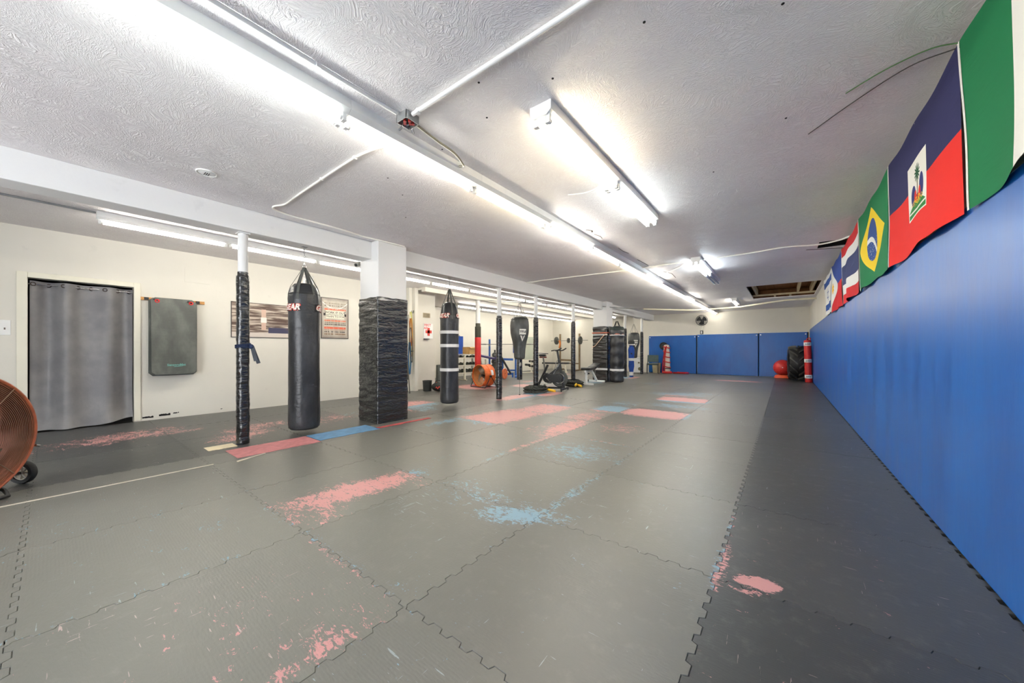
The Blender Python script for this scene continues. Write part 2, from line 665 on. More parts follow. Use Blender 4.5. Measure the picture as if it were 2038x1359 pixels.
def mat_mesh(w, l, teeth, name):
    """foam tile; edges are cut into interlocking teeth so that neighbours close up"""
    def edge(L):
        if not teeth:
            return [(0.0, 0.0)]
        n = max(3, int(round(L / 0.052)))
        st, pts = L / n, [(0.0, 0.0)]
        for k in range(n):
            o = 0.010 if k % 2 else -0.010
            a, b = k * st, (k + 1) * st
            pts += [(a + st * 0.04 if o > 0 else a + st * 0.14, o), (b - st * 0.04 if o > 0 else b - st * 0.14, o)]
        return pts
    ex, ey = edge(w), edge(l)
    poly = [(s, o) for s, o in ex] + [(w + o, s) for s, o in ey]
    poly += [(w, l)] + [(s, l + o) for s, o in reversed(ex[1:])] + [(0, l)] + [(o, s) for s, o in reversed(ey[1:])]
    top = inset(poly, 0.0022)
    n = len(poly)
    mb = MB()
    mb.add([(x, y, -0.021) for x, y in poly] + [(x, y, -0.004) for x, y in poly] + [(x, y, 0.0) for x, y in top], [])
    for i in range(n):
        j = (i + 1) % n
        mb.f.append((i, j, n + j, n + i))
        mb.f.append((n + i, n + j, 2 * n + j, 2 * n + i))
    mb.f.append(tuple(range(2 * n, 3 * n)))
    me = mb.mesh(name)
    me.materials.append(zone_mat(9, 10, 90, 91))
    return me


PINK, BLUE, PALE = lin(206, 148, 145), lin(128, 160, 178), lin(190, 190, 182)
DEEPB, RED = lin(70, 112, 156), lin(206, 98, 92)
xe = [0.735, -0.26, -1.25, -2.24, -3.23, -4.22, -4.62, -5.62, -6.62, -7.62, -8.6, -9.5, XA]
ye = [-3.09 + k for k in range(21)]
pink_t = {(0, 5), (2, 3), (3, 4), (3, 6), (3, 7), (3, 8), (2, 7), (2, 8), (2, 9), (2, 11), (4, 7), (4, 8), (2, 17), (3, 17), (1, 17), (0, 4), (0, 3)}
_tm = {}
for i in range(len(xe) - 1):
    x1, x0 = xe[i], xe[i + 1]
    for j in range(len(ye) - 1):
        y0, y1 = ye[j], min(ye[j + 1], YF)
        if y1 - y0 < 0.05:
            continue
        if x1 <= XL + 0.2 and y1 < YA + 0.2:
            continue
        near = (y0 < 6.0 and x1 > -6.0) or (i == 0 and y0 < 9)
        key = (round(x1 - x0, 3), round(y1 - y0, 3), near)
        if key not in _tm:
            _tm[key] = mat_mesh(x1 - x0, y1 - y0, near, 'floor_mat')
        o = bpy.data.objects.new('floor_mat', _tm[key])
        COL.objects.link(o)
        o.parent = floor
        o.location = (x0, y0, -rnd.random() * 0.0015)
        if i == 5:
            c = {4: PINK, 5: BLUE, 6: PINK, 7: PINK, 8: PINK, 9: BLUE, 10: PINK, 11: BLUE}.get(j, rnd.choice([PINK, BLUE]))
        elif i >= 6:
            c = PINK if (i + j) % 3 != 1 or (i <= 8 and j < 6) else BLUE
            if x1 < -8.5:
                c = DEEPB if j < 14 else rnd.choice([BLUE, PINK])
            if i == 9 and j in (10, 11):
                c = RED
        else:
            c = PINK if (i, j) in pink_t else BLUE
        tone = {0: 0.12, 1: 0.75, 2: 0.8, 3: 0.85, 4: 0.8, 5: 0.7}.get(i, 0.45)
        if i >= 6 and y0 < 2.9:
            tone = 0.2
        o.color = (*c, tone)
        o.material_slots[0].link = 'OBJECT'
        o.material_slots[0].material = zone_mat(x0, x1, y0, y1)

# strip of bare coloured foam beside the pole row (mats there kept their colour)
M_pinkfoam = mat('pink_foam', lin(196, 126, 128), 0.7, var=0.12, vs=14, bs=0.2, bscale=200)
M_bluefoam = mat('blue_foam', lin(100, 146, 184), 0.7, var=0.12, vs=10, bs=0.2, bscale=200)
M_greyfoam = mat('grey_worn_foam', lin(120, 120, 110), 0.6, var=0.2, vs=10)


def wavy(x0, x1, y0, y1, z):
    """thin foam offcut with a saw-cut edge"""
    L, Rr = [], []
    n = 16
    for k in range(n + 1):
        y = y0 + (y1 - y0) * k / n
        L.append((x0 + 0.012 * ns(k * 1.3, x0, 1), y))
        Rr.append((x1 + 0.02 * ns(k * 0.9, x1, 4), y))
    poly = Rr + L[::-1]
    m = len(poly)
    mb = MB().add([(x, y, 0.0005) for x, y in poly] + [(x, y, z) for x, y in poly], [tuple(range(m, 2 * m))])
    for k in range(m):
        l = (k + 1) % m
        mb.f.append((k, l, m + l, m + k))
    return mb


for (x0, x1, y0, y1, m, lab) in [
        (-4.68, -4.27, 1.13, 1.92, M_pinkfoam, 'bare pink foam strip on the floor beside the nearest wrapped pole'),
        (-4.70, -4.33, 1.935, 2.72, M_bluefoam, 'bare blue foam strip on the floor below the nearest heavy bag'),
        (-4.44, -4.36, 2.70, 3.62, mat('red_foam', lin(190, 84, 84), 0.7, var=0.2), 'thin red foam strip along the foot of the near square column')]:
    tag(obj('foam_strip', wavy(x0, x1, y0, y1, 0.004), m, origin=((x0 + x1) / 2, (y0 + y1) / 2, 0)), lab, 'foam strip')

# ---- ceiling with two openings
HX0, HX1, HY0, HY1 = -0.77, 0.69, 10.75, 13.6       # torn-out hatch
KX0, KX1, KY0, KY1 = 0.41, 0.76, 6.92, 7.45         # small black hole
xs = [XA - 0.2, HX0, KX0, HX1, XR + 0.2]
ys = [YN - 0.2, KY0, KY1, HY0, HY1, YF + 0.2]
cb = MB()
for i in range(len(xs) - 1):
    for j in range(len(ys) - 1):
        mx, my = (xs[i] + xs[i + 1]) / 2, (ys[j] + ys[j + 1]) / 2
        if (HX0 < mx < HX1 and HY0 < my < HY1) or (KX0 < mx and KY0 < my < KY1):
            continue
        cb.box(xs[i], xs[i + 1], ys[j], ys[j + 1], CEIL, CEIL + 0.03)
ceiling = struct('ceiling', cb, M_ceil)
M_oldwood = mat('old_brown_boards', lin(134, 88, 46), 0.7, var=0.3, vs=6, stretch=(1, 10, 1))
M_palewood = mat('pale_rough_joist', lin(214, 196, 158), 0.7, var=0.15, vs=6, stretch=(1, 10, 1))
for k in range(8):        # roof boards seen through the opening
    x0 = HX0 - 0.05 + k * 0.195
    struct('roof_board', MB().box(x0, x0 + 0.185, HY0 - 0.3, HY1 + 0.3, CEIL + 0.30 + 0.004 * (k % 3), CEIL + 0.33), M_oldwood, ceiling, bevel=0.004)
for (x0, x1) in ((HX0 + 0.06, HX0 + 0.11), (0.30, 0.35), (0.60, 0.65)):
    struct('joist', MB().box(x0, x1, HY0 - 0.25, HY1 + 0.25, CEIL + 0.12, CEIL + 0.295), M_palewood, ceiling, bevel=0.004)
for yb in (HY0 - 0.33, HY1 + 0.33):
    struct('rim_board', MB().box(HX0 - 0.1, HX1 + 0.06, yb - 0.02, yb + 0.02, CEIL + 0.031, CEIL + 0.3), M_oldwood, ceiling)
struct('batten', MB().box(HX0 - 0.05, HX1 + 0.05, HY1 - 0.22, HY1 - 0.18, CEIL + 0.06, CEIL + 0.11), M_palewood, ceiling, bevel=0.003)
for xk in (-0.25, 0.12):
    struct('cleat', MB().box(xk, xk + 0.05, HY1 - 0.24, HY1 - 0.02, CEIL + 0.03, CEIL + 0.06), M_palewood, ceiling)
struct('rim_board', MB().box(HX0 - 0.14, HX0 - 0.1, HY0 - 0.35, HY1 + 0.35, CEIL + 0.031, CEIL + 0.34), M_oldwood, ceiling)
struct('rim_board', MB().box(HX1 + 0.06, HX1 + 0.1, HY0 - 0.35, HY1 + 0.35, CEIL + 0.031, CEIL + 0.34), M_oldwood, ceiling)
hv = MB().box(KX0 - 0.05, KX1 + 0.02, KY0 - 0.05, KY1 + 0.05, CEIL + 0.25, CEIL + 0.27)
hv.box(KX0 - 0.07, KX0 - 0.05, KY0 - 0.05, KY1 + 0.05, CEIL + 0.031, CEIL + 0.25)
hv.box(KX0 - 0.05, KX1, KY0 - 0.07, KY0 - 0.05, CEIL + 0.031, CEIL + 0.25)
hv.box(KX0 - 0.05, KX1, KY1 + 0.05, KY1 + 0.07, CEIL + 0.031, CEIL + 0.25)
struct('dark_cavity', hv, M_dark, ceiling)
# torn rim of the black hole and paper cracks, screw holes
M_torn = mat('torn_plaster', lin(70, 56, 44), 0.9, var=0.3)
crk = MB()
for (pts, w) in (([(0.28, 7.32), (0.42, 7.38), (0.60, 7.46), (0.75, 7.52)], 0.02), ([(-2.08, 4.31), (-2.03, 4.40), (-2.06, 4.46)], 0.022), ([(-2.07, 4.55), (-2.04, 4.69), (-2.06, 4.8)], 0.012),
                 ([(-2.05, 5.4), (-2.06, 5.63), (-2.03, 5.8)], 0.008), ([(-2.05, 6.3), (-2.03, 6.86)], 0.008), ([(-1.95, 7.6), (-1.86, 7.9), (-1.9, 8.4)], 0.01)):
    for k in range(len(pts) - 1):
        crk.bar((*pts[k], CEIL - 0.001), (*pts[k + 1], CEIL - 0.001), w * (0.7 + 0.6 * rnd.random()), 0.003)
struct('plaster_crack', crk, M_torn, ceiling)
for (hx, hy) in [(-0.536, 1.747), (-1.071, 1.786), (-1.434, 1.547), (-1.608, 1.815), (-0.005, 2.039), (0.009, 3.062), (-2.143, 1.888), (-3.1, 2.2), (-3.6, 2.6), (-2.9, 1.9), (-0.5, 3.6)]:
    struct('screw_hole', MB().cyl((hx, hy, CEIL - 0.002), (hx, hy, CEIL + 0.001), 0.007, n=8), M_dark, ceiling)

struct('roof_sky_block', MB().box(XA - 0.4, XR + 0.35, YN - 0.4, YF + 0.4, CEIL + 0.42, CEIL + 0.5).box(XR + 0.2, XR + 0.3, YN - 0.3, YF + 0.3, CEIL, CEIL + 0.42).box(XA - 0.4, XR + 0.3, YF + 0.2, YF + 0.3, CEIL, CEIL + 0.42).box(XA - 0.4, XR + 0.3, YN - 0.35, YN - 0.2, CEIL, CEIL + 0.42).box(XA - 0.4, XA - 0.2, YN - 0.3, YF + 0.3, CEIL, CEIL + 0.42), M_oldwood)  # unseen closed shell added above the ceiling to keep sky light out

# ---- walls
struct('wall_right', MB().box(XR, XR + 0.15, YN - 0.2, YF + 0.2, -0.02, CEIL), M_wall)
struct('wall_far', MB().box(XA - 0.15, XR, YF, YF + 0.15, -0.02, CEIL), M_wall)
# near wall with an added, unseen roll-up door opening; its daylight brightens the near ceiling
GX0, GX1, GZ = -4.4, -0.6, 2.25
struct('wall_near', MB().box(XL - 0.2, GX0, YN - 0.15, YN, -0.02, CEIL).box(GX1, XR, YN - 0.15, YN, -0.02, CEIL).box(GX0, GX1, YN - 0.15, YN, GZ, CEIL), M_wall)
DY0, DY1, DZ = -0.17, 0.77, 2.0
wl = MB().box(XL - 0.15, XL, YN, DY0, -0.02, CEIL).box(XL - 0.15, XL, DY1, YA, -0.02, CEIL).box(XL - 0.15, XL, DY0, DY1, DZ, CEIL)
struct('wall_left', wl, M_wall)
struct('wall_alcove', MB().box(XA - 0.15, XA, YA - 0.2, YF, -0.02, CEIL), M_wall)
struct('wall_alcove_near', MB().box(XA, XL - 0.15, YA - 0.15, YA, -0.02, CEIL), M_wall)
# doorway: casing boards, dark room behind
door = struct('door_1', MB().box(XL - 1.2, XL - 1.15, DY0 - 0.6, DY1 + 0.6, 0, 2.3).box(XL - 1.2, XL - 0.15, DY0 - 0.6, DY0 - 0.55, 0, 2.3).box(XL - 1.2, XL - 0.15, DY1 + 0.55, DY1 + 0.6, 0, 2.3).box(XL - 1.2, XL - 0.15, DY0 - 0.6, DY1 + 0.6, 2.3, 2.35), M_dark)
M_casing = wall_paint('cream_trim_paint', lin(232, 228, 210))
struct('casing_board', MB().box(XL - 0.02, XL + 0.022, DY0 - 0.085, DY0, 0, DZ + 0.07), M_casing, door, bevel=0.004)
struct('casing_board', MB().box(XL - 0.02, XL + 0.022, DY1, DY1 + 0.07, 0, DZ + 0.07), M_casing, door, bevel=0.004)
struct('casing_board', MB().box(XL - 0.02, XL + 0.022, DY0, DY1, DZ, DZ + 0.07), M_casing, door, bevel=0.004)
# torn paint at the foot of the wall
chip = MB()
for (y0, y1, z0, z1) in ((0.86, 0.98, 0.02, 0.045), (1.04, 1.17, 0.03, 0.06), (1.2, 1.27, 0.05, 0.065), (1.8, 1.83, 0.04, 0.05)):
    n = 10
    pts = [(y0 + (y1 - y0) * k / n, z0 + 0.012 * ns(k, y0, 2)) for k in range(n + 1)] + [(y1 - (y1 - y0) * k / n, z1 + 0.015 * ns(k * 1.4, y0, 9)) for k in range(n + 1)]
    chip.add([(XL + 0.001, y, z) for y, z in pts], [tuple(range(len(pts)))])
struct('trim_1', chip, M_dark)
# corner post and shallow header over the opening to the weights area
struct('trim_2', MB().box(XL, XL + 0.12, 5.60, 5.70, 0, CEIL).box(XL, XL + 0.23, 5.70, 5.80, 0, CEIL), M_wall, bevel=0.004)
struct('trim_3', MB().box(-7.36, -7.22, 5.80, YF, 2.545, CEIL), M_wall)
struct('trim_4', MB().box(XL, -7.36, 5.80, 5.9, 2.6, CEIL), M_wall)
# main beam
struct('trim_beam', MB().box(BX1, BX0, YN, YF, BZ, CEIL), M_beam, bevel=0.006)
# small box-out where beam and far wall meet, access panel outline on the left wall
struct('trim_5', MB().box(XL, XL + 0.006, 1.34, 1.66, 2.17, 2.41), M_wall, bevel=0.002)

# ---- wall padding
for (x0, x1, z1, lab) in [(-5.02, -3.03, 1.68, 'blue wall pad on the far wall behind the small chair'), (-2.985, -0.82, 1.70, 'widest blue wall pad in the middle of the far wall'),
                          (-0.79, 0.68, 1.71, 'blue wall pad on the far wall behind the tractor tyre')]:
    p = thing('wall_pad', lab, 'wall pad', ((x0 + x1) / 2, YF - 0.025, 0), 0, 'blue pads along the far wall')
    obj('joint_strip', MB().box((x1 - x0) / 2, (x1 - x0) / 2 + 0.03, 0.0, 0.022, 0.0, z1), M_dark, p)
    w = (x1 - x0) / 2
    obj('panel', MB().box(-w, w, -0.025, 0.024, 0.005, z1), M_bluepad, p, bevel=0.012)
    obj('edge_strip', MB().box(-w, w, -0.027, 0.02, z1, z1 + 0.02), M_tape, p, bevel=0.004)
    for sx in (-w + 0.05, w - 0.05):
        obj('fixing_washer', MB().cyl((sx, -0.03, z1 - 0.07), (sx, -0.024, z1 - 0.07), 0.022, n=14), M_tape, p)
rp = thing('wall_pad', 'long glossy blue wall pad running the whole right wall below the flags', 'wall pad', (XR - 0.012, 7, 0))
obj('panel', MB().box(-0.012, 0.011, YN - 7 + 0.01, 15.1 - 7, 0.004, 1.80), M_bluepad, rp, bevel=0.006)
rp2 = tag(obj('wall_pad', MB().box(-0.01, 0.009, -0.93, 0.93, 0.004, 1.80), M_bluepad, origin=None, bevel=0.006), 'short blue wall pad at the far end of the right wall beside the corner', 'wall pad')
rp2.location = (XR - 0.01, 16.06, 0)

# ================================================================== LIGHTS
WARM, NEUT, COOL, ICE = (1.0, 0.86, 0.62), (1.0, 0.95, 0.85), (0.93, 1.0, 0.97), (0.80, 0.92, 1.0)
ORD = ['nearest', 'second', 'third', 'fourth', 'fifth', 'sixth', 'seventh', 'eighth', 'ninth', 'tenth', 'eleventh', 'twelfth', 'thirteenth', 'fourteenth']
_hm = {}


def fixture(x, y0, y1, label, group, tubes, wide=0.13):
    """ceiling strip light: white channel, lampholders and tubes; tubes = list of (x offset, colour name)"""
    L = (y1 - y0) / 2
    f = thing('strip_light', label, 'ceiling light', (x, (y0 + y1) / 2, CEIL), 0, group)
    w = wide / 2
    key = (round(L, 3), wide)
    if key not in _hm:
        hb = MB().add([(-w, -L, 0), (w, -L, 0), (w, -L, -0.06), (w * 0.6, -L, -0.085), (-w * 0.6, -L, -0.085), (-w, -L, -0.06),
                       (-w, L, 0), (w, L, 0), (w, L, -0.06), (w * 0.6, L, -0.085), (-w * 0.6, L, -0.085), (-w, L, -0.06)],
                      [(0, 1, 2, 3, 4, 5), (11, 10, 9, 8, 7, 6)] + [(i, i + 6, (i + 1) % 6 + 6, (i + 1) % 6) for i in range(6)])
        _hm[key] = hb.mesh('housing')
        _hm[key].materials.append(M_white)
    h = bpy.data.objects.new('housing', _hm[key])
    COL.objects.link(h)
    h.parent = f
    for (tx, cn) in tubes:
        t = MB().cyl((tx, -L + 0.035, -0.112), (tx, L - 0.035, -0.112), 0.0165, n=10)
        if cn is None:
            obj('tube', t, mat('unlit_tube_glass', lin(206, 212, 222), 0.2, var=0.02), f, smooth=True)
        else:
            colr, pw = {'w': (WARM, 0.9), 'n': (NEUT, 1.0), 'N': (NEUT, 1.35), 'c': (COOL, 0.55), 'i': (ICE, 1.1), 'd': (WARM, 0.55)}[cn]
            obj('tube', t, emit('lit_tube_' + cn, colr, TUBE_POWER * pw), f, smooth=True)
        for s in (-1, 1):
            hb = MB().box(tx - 0.017, tx + 0.017, s * (L - 0.035), s * (L - 0.012), -0.132, -0.06)
            hb.cyl((tx, s * (L - 0.05), -0.112), (tx, s * (L - 0.034), -0.112), 0.0172, n=10)
            obj('lampholder', hb, M_white, f)
    return f


g = 'centre row of ceiling strip lights'
cols = ['c', 'n', 'w', 'n', 'n', 'w', 'n', 'n', 'n', 'n', 'n', 'n', 'n', 'n']
for k in range(14):
    y0 = -0.06 + 1.2215 * k
    tb = [(-0.045, 'c'), (0.03, 'c')] if k == 0 else [(-0.035, cols[k])]
    if k in (3, 6, 9):
        tb.append((0.035, cols[k]))
    fixture(-2.25, y0, y0 + 1.2195, ORD[k] + ' fluorescent strip light in the long centre ceiling row', g, tb, 0.16)
g = 'row of ceiling strip lights beyond the beam'
for k in range(13):
    y0 = 0.33 + 1.215 * k
    fixture(-6.27, y0, y0 + 1.213, ORD[k] + ' fluorescent strip light in the row between beam and left wall', g, [(0.0, 'N')], 0.12)
g = 'row of ceiling strip lights over the weights area'
for k in range(7):
    y0 = 8.5 + 1.215 * k
    fixture(-8.9, y0, y0 + 1.213, ORD[k] + ' fluorescent strip light in the row above the weights area', g, [(0.0, 'N')], 0.12)
g = 'short strip lights on the right half of the ceiling'
fixture(-1.245, 1.92, 3.12, 'warm twin-tube strip light alone in the near right of the ceiling', g, [(-0.04, 'd'), (0.045, 'w')], 0.16)
fixture(-1.245, 3.122, 4.34, 'cool white strip light joined end-on to the warm twin-tube one', g, [(-0.04, 'c'), (0.045, 'c')], 0.16)
fixture(-1.205, 6.74, 7.96, 'lit short strip light with bluish glow half way down the right ceiling', g, [(-0.035, 'i'), (0.04, 'i')], 0.15)
fixture(-1.205, 7.962, 9.10, 'unlit strip light continuing the bluish one half way down the ceiling', g, [(-0.035, None), (0.04, None)], 0.15)
fixture(-1.23, 12.85, 14.05, 'small strip light near the ceiling opening, furthest on the right', g, [(-0.035, 'n')], 0.14)

# ================================================================== POLES AND COLUMNS
def pole(x, y, wrap_top, label, r=0.047, rw=0.064, seed=0):
    p = thing('support_pole', label, 'pole', (x, y, 0), 0, 'wrapped steel poles under the beam')
    obj('steel_pipe', MB().lathe([(r, 0), (r, BZ)], 24), M_beam, p, smooth=True)
    obj('cap_plate', MB().box(-0.055, 0.055, -0.055, 0.055, BZ - 0.012, BZ), M_beam, p)
    prof = [(rw * 0.93, 0.0)]
    n = 130
    zt = wrap_top - 0.045
    for k in range(n + 1):
        z = 0.004 + (zt - 0.004) * k / n
        prof.append((rw, z))
    prof.append((r + 0.004, zt + 0.004))

    def fn(a, z, q):
        if q < rw * 0.92:
            return q
        w = 0.075 * ns(cos(a) * 1.2 + seed, sin(a) * 1.2, z * 30) + 0.05 * ns(cos(a) * 2 + seed, sin(a) * 2, z * 3.1)
        if z < 0.35:
            w += 0.07 * ns(cos(a) * 1.5, sin(a) * 1.5 + seed, z * 15)
        return q * (1 + w)
    obj('plastic_wrap', MB().lathe(prof, 26, fn=fn), M_wrap, p, smooth=True, angle=80)
    obj('tape_collar', MB().lathe([(r + 0.002, zt), (r + 0.007, zt + 0.002), (r + 0.006, zt + 0.04), (r + 0.001, zt + 0.042)], 22,
                                  fn=lambda a, z, q: q * (1 + 0.03 * ns(cos(a) * 3, sin(a) * 3 + seed, z * 60))), M_wrap, p, smooth=True)
    return p


pole(-4.90, 1.345, 1.955, 'nearest black-wrapped pole, with a belt knotted round its middle', 0.047, 0.062, 3)
pole(-4.90, 5.93, 1.80, 'second black-wrapped pole, standing past the near square column', seed=9)
pole(-4.90, 7.36, 1.866, 'black-wrapped pole with heavy rope coiled at its foot beside the exercise bike', seed=15)
pole(-4.90, 9.33, 1.889, 'black-wrapped pole between the exercise bike and the weight bench', seed=22)
pole(-4.90, 13.60, 1.88, 'black-wrapped pole beside the tall blue gear past the far column', seed=31)
pole(-4.90, 15.62, 1.83, 'furthest black-wrapped pole, next to the small grey chair', seed=38)


def column(y0, label, seed, tapes):
    x0, x1 = -5.115, -4.63
    h = (x1 - x0) / 2
    c = thing('square_column', label, 'pillar', ((x0 + x1) / 2, y0 + h, 0), 0, 'square columns under the beam')
    obj('plaster_shaft', MB().box(-h, h, -h, h, 0, CEIL - 0.002), M_beam, c, bevel=0.01)
    hw, rc, zt = h + 0.018, 0.025, 1.83
    per = []
    for q in range(4):
        a0 = q * pi / 2
        ux, uy = cos(a0), sin(a0)
        for k in range(24):
            s = -1 + 2 * k / 24
            px, py = hw, s * (hw - rc)
            per.append((px * ux - py * uy, px * uy + py * ux, ux, uy))
        for k in range(3):
            b = a0 + (k + 0.5) * pi / 6
            cx_, cy_ = (hw - rc) * (ux - uy), (hw - rc) * (uy + ux)
            per.append((cx_ + rc * cos(b), cy_ + rc * sin(b), cos(b), sin(b)))
    n, m = len(per), 120
    vs, fs = [], []
    for j in range(m + 1):
        z = 0.003 + (zt - 0.003) * j / m
        for (px, py, nx, ny) in per:
            d = (0.004 if nx > 0.7 else 0.010) * ns(px * 3 + seed, py * 3, z * 24) + (0.003 if nx > 0.7 else 0.008) * ns(px * 1.5, py * 1.5 + seed, z * 9 + px * 4)
            if j == m:
                d += 0.01 * ns(px * 20, py * 20, seed)
            vs.append((px + nx * d, py + ny * d, z + (0.012 * ns(px * 9, py * 9, seed) if j == m else 0)))
    for j in range(m):
        for k in range(n):
            l = (k + 1) % n
            fs.append((j * n + k, j * n + l, (j + 1) * n + l, (j + 1) * n + k))
    # top lip back to the shaft
    o = len(vs)
    for (px, py, nx, ny) in per:
        s_ = (h + 0.001) / max(abs(px), abs(py))
        vs.append((px * s_, py * s_, zt - 0.004))
    for k in range(n):
        l = (k + 1) % n
        fs.append((m * n + k, m * n + l, o + l, o + k))
    obj('plastic_wrap', MB().add(vs, fs), M_wrap2, c, smooth=True, angle=70)
    for (z, hgt, m_, side) in tapes:
        w = hw + 0.012
        tb = MB()
        if side in 'f*':
            tb.box(-w, w, -w - 0.002, -w, z, z + hgt)
        if side in 'r*':
            tb.box(w, w + 0.002, -w, w, z, z + hgt)
        obj('tape_band', tb, m_, c)
    return c


M_orangetape = mat('orange_tape', lin(200, 112, 86), 0.5, var=0.12)
column(2.875, 'near square white column wrapped in creased black plastic up to head height', 2.0, [])
column(11.17, 'far square column wrapped in black plastic, with a punching bag strapped to it', 11.0, [(1.60, 0.035, M_orangetape, '*'), (1.54, 0.025, M_tape, 'f'), (1.05, 0.012, M_black_plastic, '*'), (0.385, 0.065, M_tape, 'f')])

# belt knotted round the nearest pole
bm = MB()
R = 0.071
for (z0, z1, ph) in ((1.10, 1.135, 0.0), (1.085, 1.12, 2.0)):
    pts = [(R * cos(2 * pi * k / 24), R * sin(2 * pi * k / 24)) for k in range(24)]
    vs = [(x, y, z0 + 0.01 * sin(2 * pi * k / 24 + ph)) for k, (x, y) in enumerate(pts)] + [(x, y, z1 + 0.01 * sin(2 * pi * k / 24 + ph)) for k, (x, y) in enumerate(pts)]
    vs += [(x * 1.05, y * 1.05, z) for (x, y, z) in vs]
    fs = []
    for k in range(24):
        l = (k + 1) % 24
        fs += [(48 + k, 48 + l, 72 + l, 72 + k), (l, k, 24 + k, 24 + l), (24 + k, 72 + k, 72 + l, 24 + l), (k, l, 48 + l, 48 + k)]
    bm.add(vs, fs)
belt = thing('martial_arts_belt', 'dark blue and grey belt knotted round the nearest pole, ends hanging', 'belt', (-4.90, 1.345, 0))
obj('loop', bm, mat('navy_belt_cotton', lin(46, 62, 96), 0.85, var=0.2, bs=0.3, bscale=160), belt)
mgrey = mat('grey_belt_cotton', lin(70, 76, 84), 0.85, var=0.2, bs=0.3, bscale=160)
obj('knot', MB().sphere((0.045, 0.065, 1.105), 0.026, 10, (1, 1, 1.1)), mat('navy_belt_cotton', (0, 0, 0)), belt, smooth=True)
for (dx, dy, L) in ((0.012, 0.03, 0.20), (0.03, 0.012, 0.17)):
    obj('hanging_end', MB().bar((0.05, 0.072, 1.11), (0.05 + dx * 1.5, 0.072 + dy * 2, 1.11 - L), 0.038, 0.006, (0.8, -0.4, 0.2)), mgrey, belt, bevel=0.001)
# bracket lamp on the near column and loose cable hook
sc = thing('security_camera', 'small grey camera on a bracket where beam meets the near column', 'camera', (-5.135, 2.93, 2.34))
obj('bracket', MB().bar((0.02, 0, 0.02), (-0.02, -0.05, 0.05), 0.02, 0.02), M_galv, sc)
obj('body', MB().bar((-0.01, -0.10, 0.01), (-0.07, 0.02, 0.07), 0.07, 0.05), mat('grey_camera_plastic', lin(150, 150, 142), 0.5), sc, bevel=0.008)
obj('lens', MB().cyl((-0.008, -0.104, 0.008), (-0.004, -0.112, 0.004), 0.022), M_black_plastic, sc)


# ================================================================== PUNCHING BAGS
def chain(p0, p1, n, r=0.010, w=0.0022):
    mb = MB()
    p0, p1 = Vector(p0), Vector(p1)
    d = (p1 - p0)
    L = d.length / n
    dn = d.normalized()
    u = dn.orthogonal().normalized()
    v = dn.cross(u)
    for k in range(n):
        c = p0 + d * ((k + 0.5) / n)
        s = u if k % 2 else v
        pts = []
        for q in range(10):
            a = 2 * pi * q / 10
            pts.append(c + dn * (cos(a) * L * 0.62) + s * (sin(a) * r))
        mb.tube(pts, w, 5, True)
    return mb


def hook_plate(p, ztop):
    obj('ceiling_hook', MB().box(-0.03, 0.03, -0.03, 0.03, ztop - 0.006, ztop).ring((0, 0, ztop - 0.025), (0, 1, 0), 0.018, 0.004, 14, 6), M_galv, p)


M_badge = mat('black_badge_cloth', lin(22, 20, 20), 0.6, var=0.1)
M_letter = mat('cream_lettering', lin(238, 226, 214), 0.6, var=0.03)
M_letred = mat('red_letter_edge', lin(206, 70, 54), 0.6, var=0.03)
M_strap = mat('grey_webbing', lin(92, 93, 88), 0.8, var=0.2, bs=0.3, bscale=150)


def prof_r(prof, z):
    for (r0, z0), (r1, z1) in zip(prof, prof[1:]):
        if z0 <= z <= z1 and z1 > z0:
            return r0 + (r1 - r0) * (z - z0) / (z1 - z0)
    return prof[-1][0]


def curved_badge(p, prof, az, zc, w, hgt, text, tsz):
    def S(x, y, off):
        r = prof_r(prof, zc + y) + off
        a = az + x / r
        return (r * cos(a), r * sin(a), zc + y)
    b = obj('badge', MB().grid(lambda u, v: S((u - 0.5) * w, (v - 0.5) * hgt, 0.0075), 18, 2), M_badge, p, smooth=True)
    obj('lettering_edge', mapped(text_geo(text, tsz, 0.012, 0.25), lambda x, y: S(x + 0.003, y - 0.003, 0.0088)), M_letred, b)
    obj('lettering', mapped(text_geo(text, tsz, 0.004, 0.25), lambda x, y: S(x, y, 0.0098)), M_letter, b)


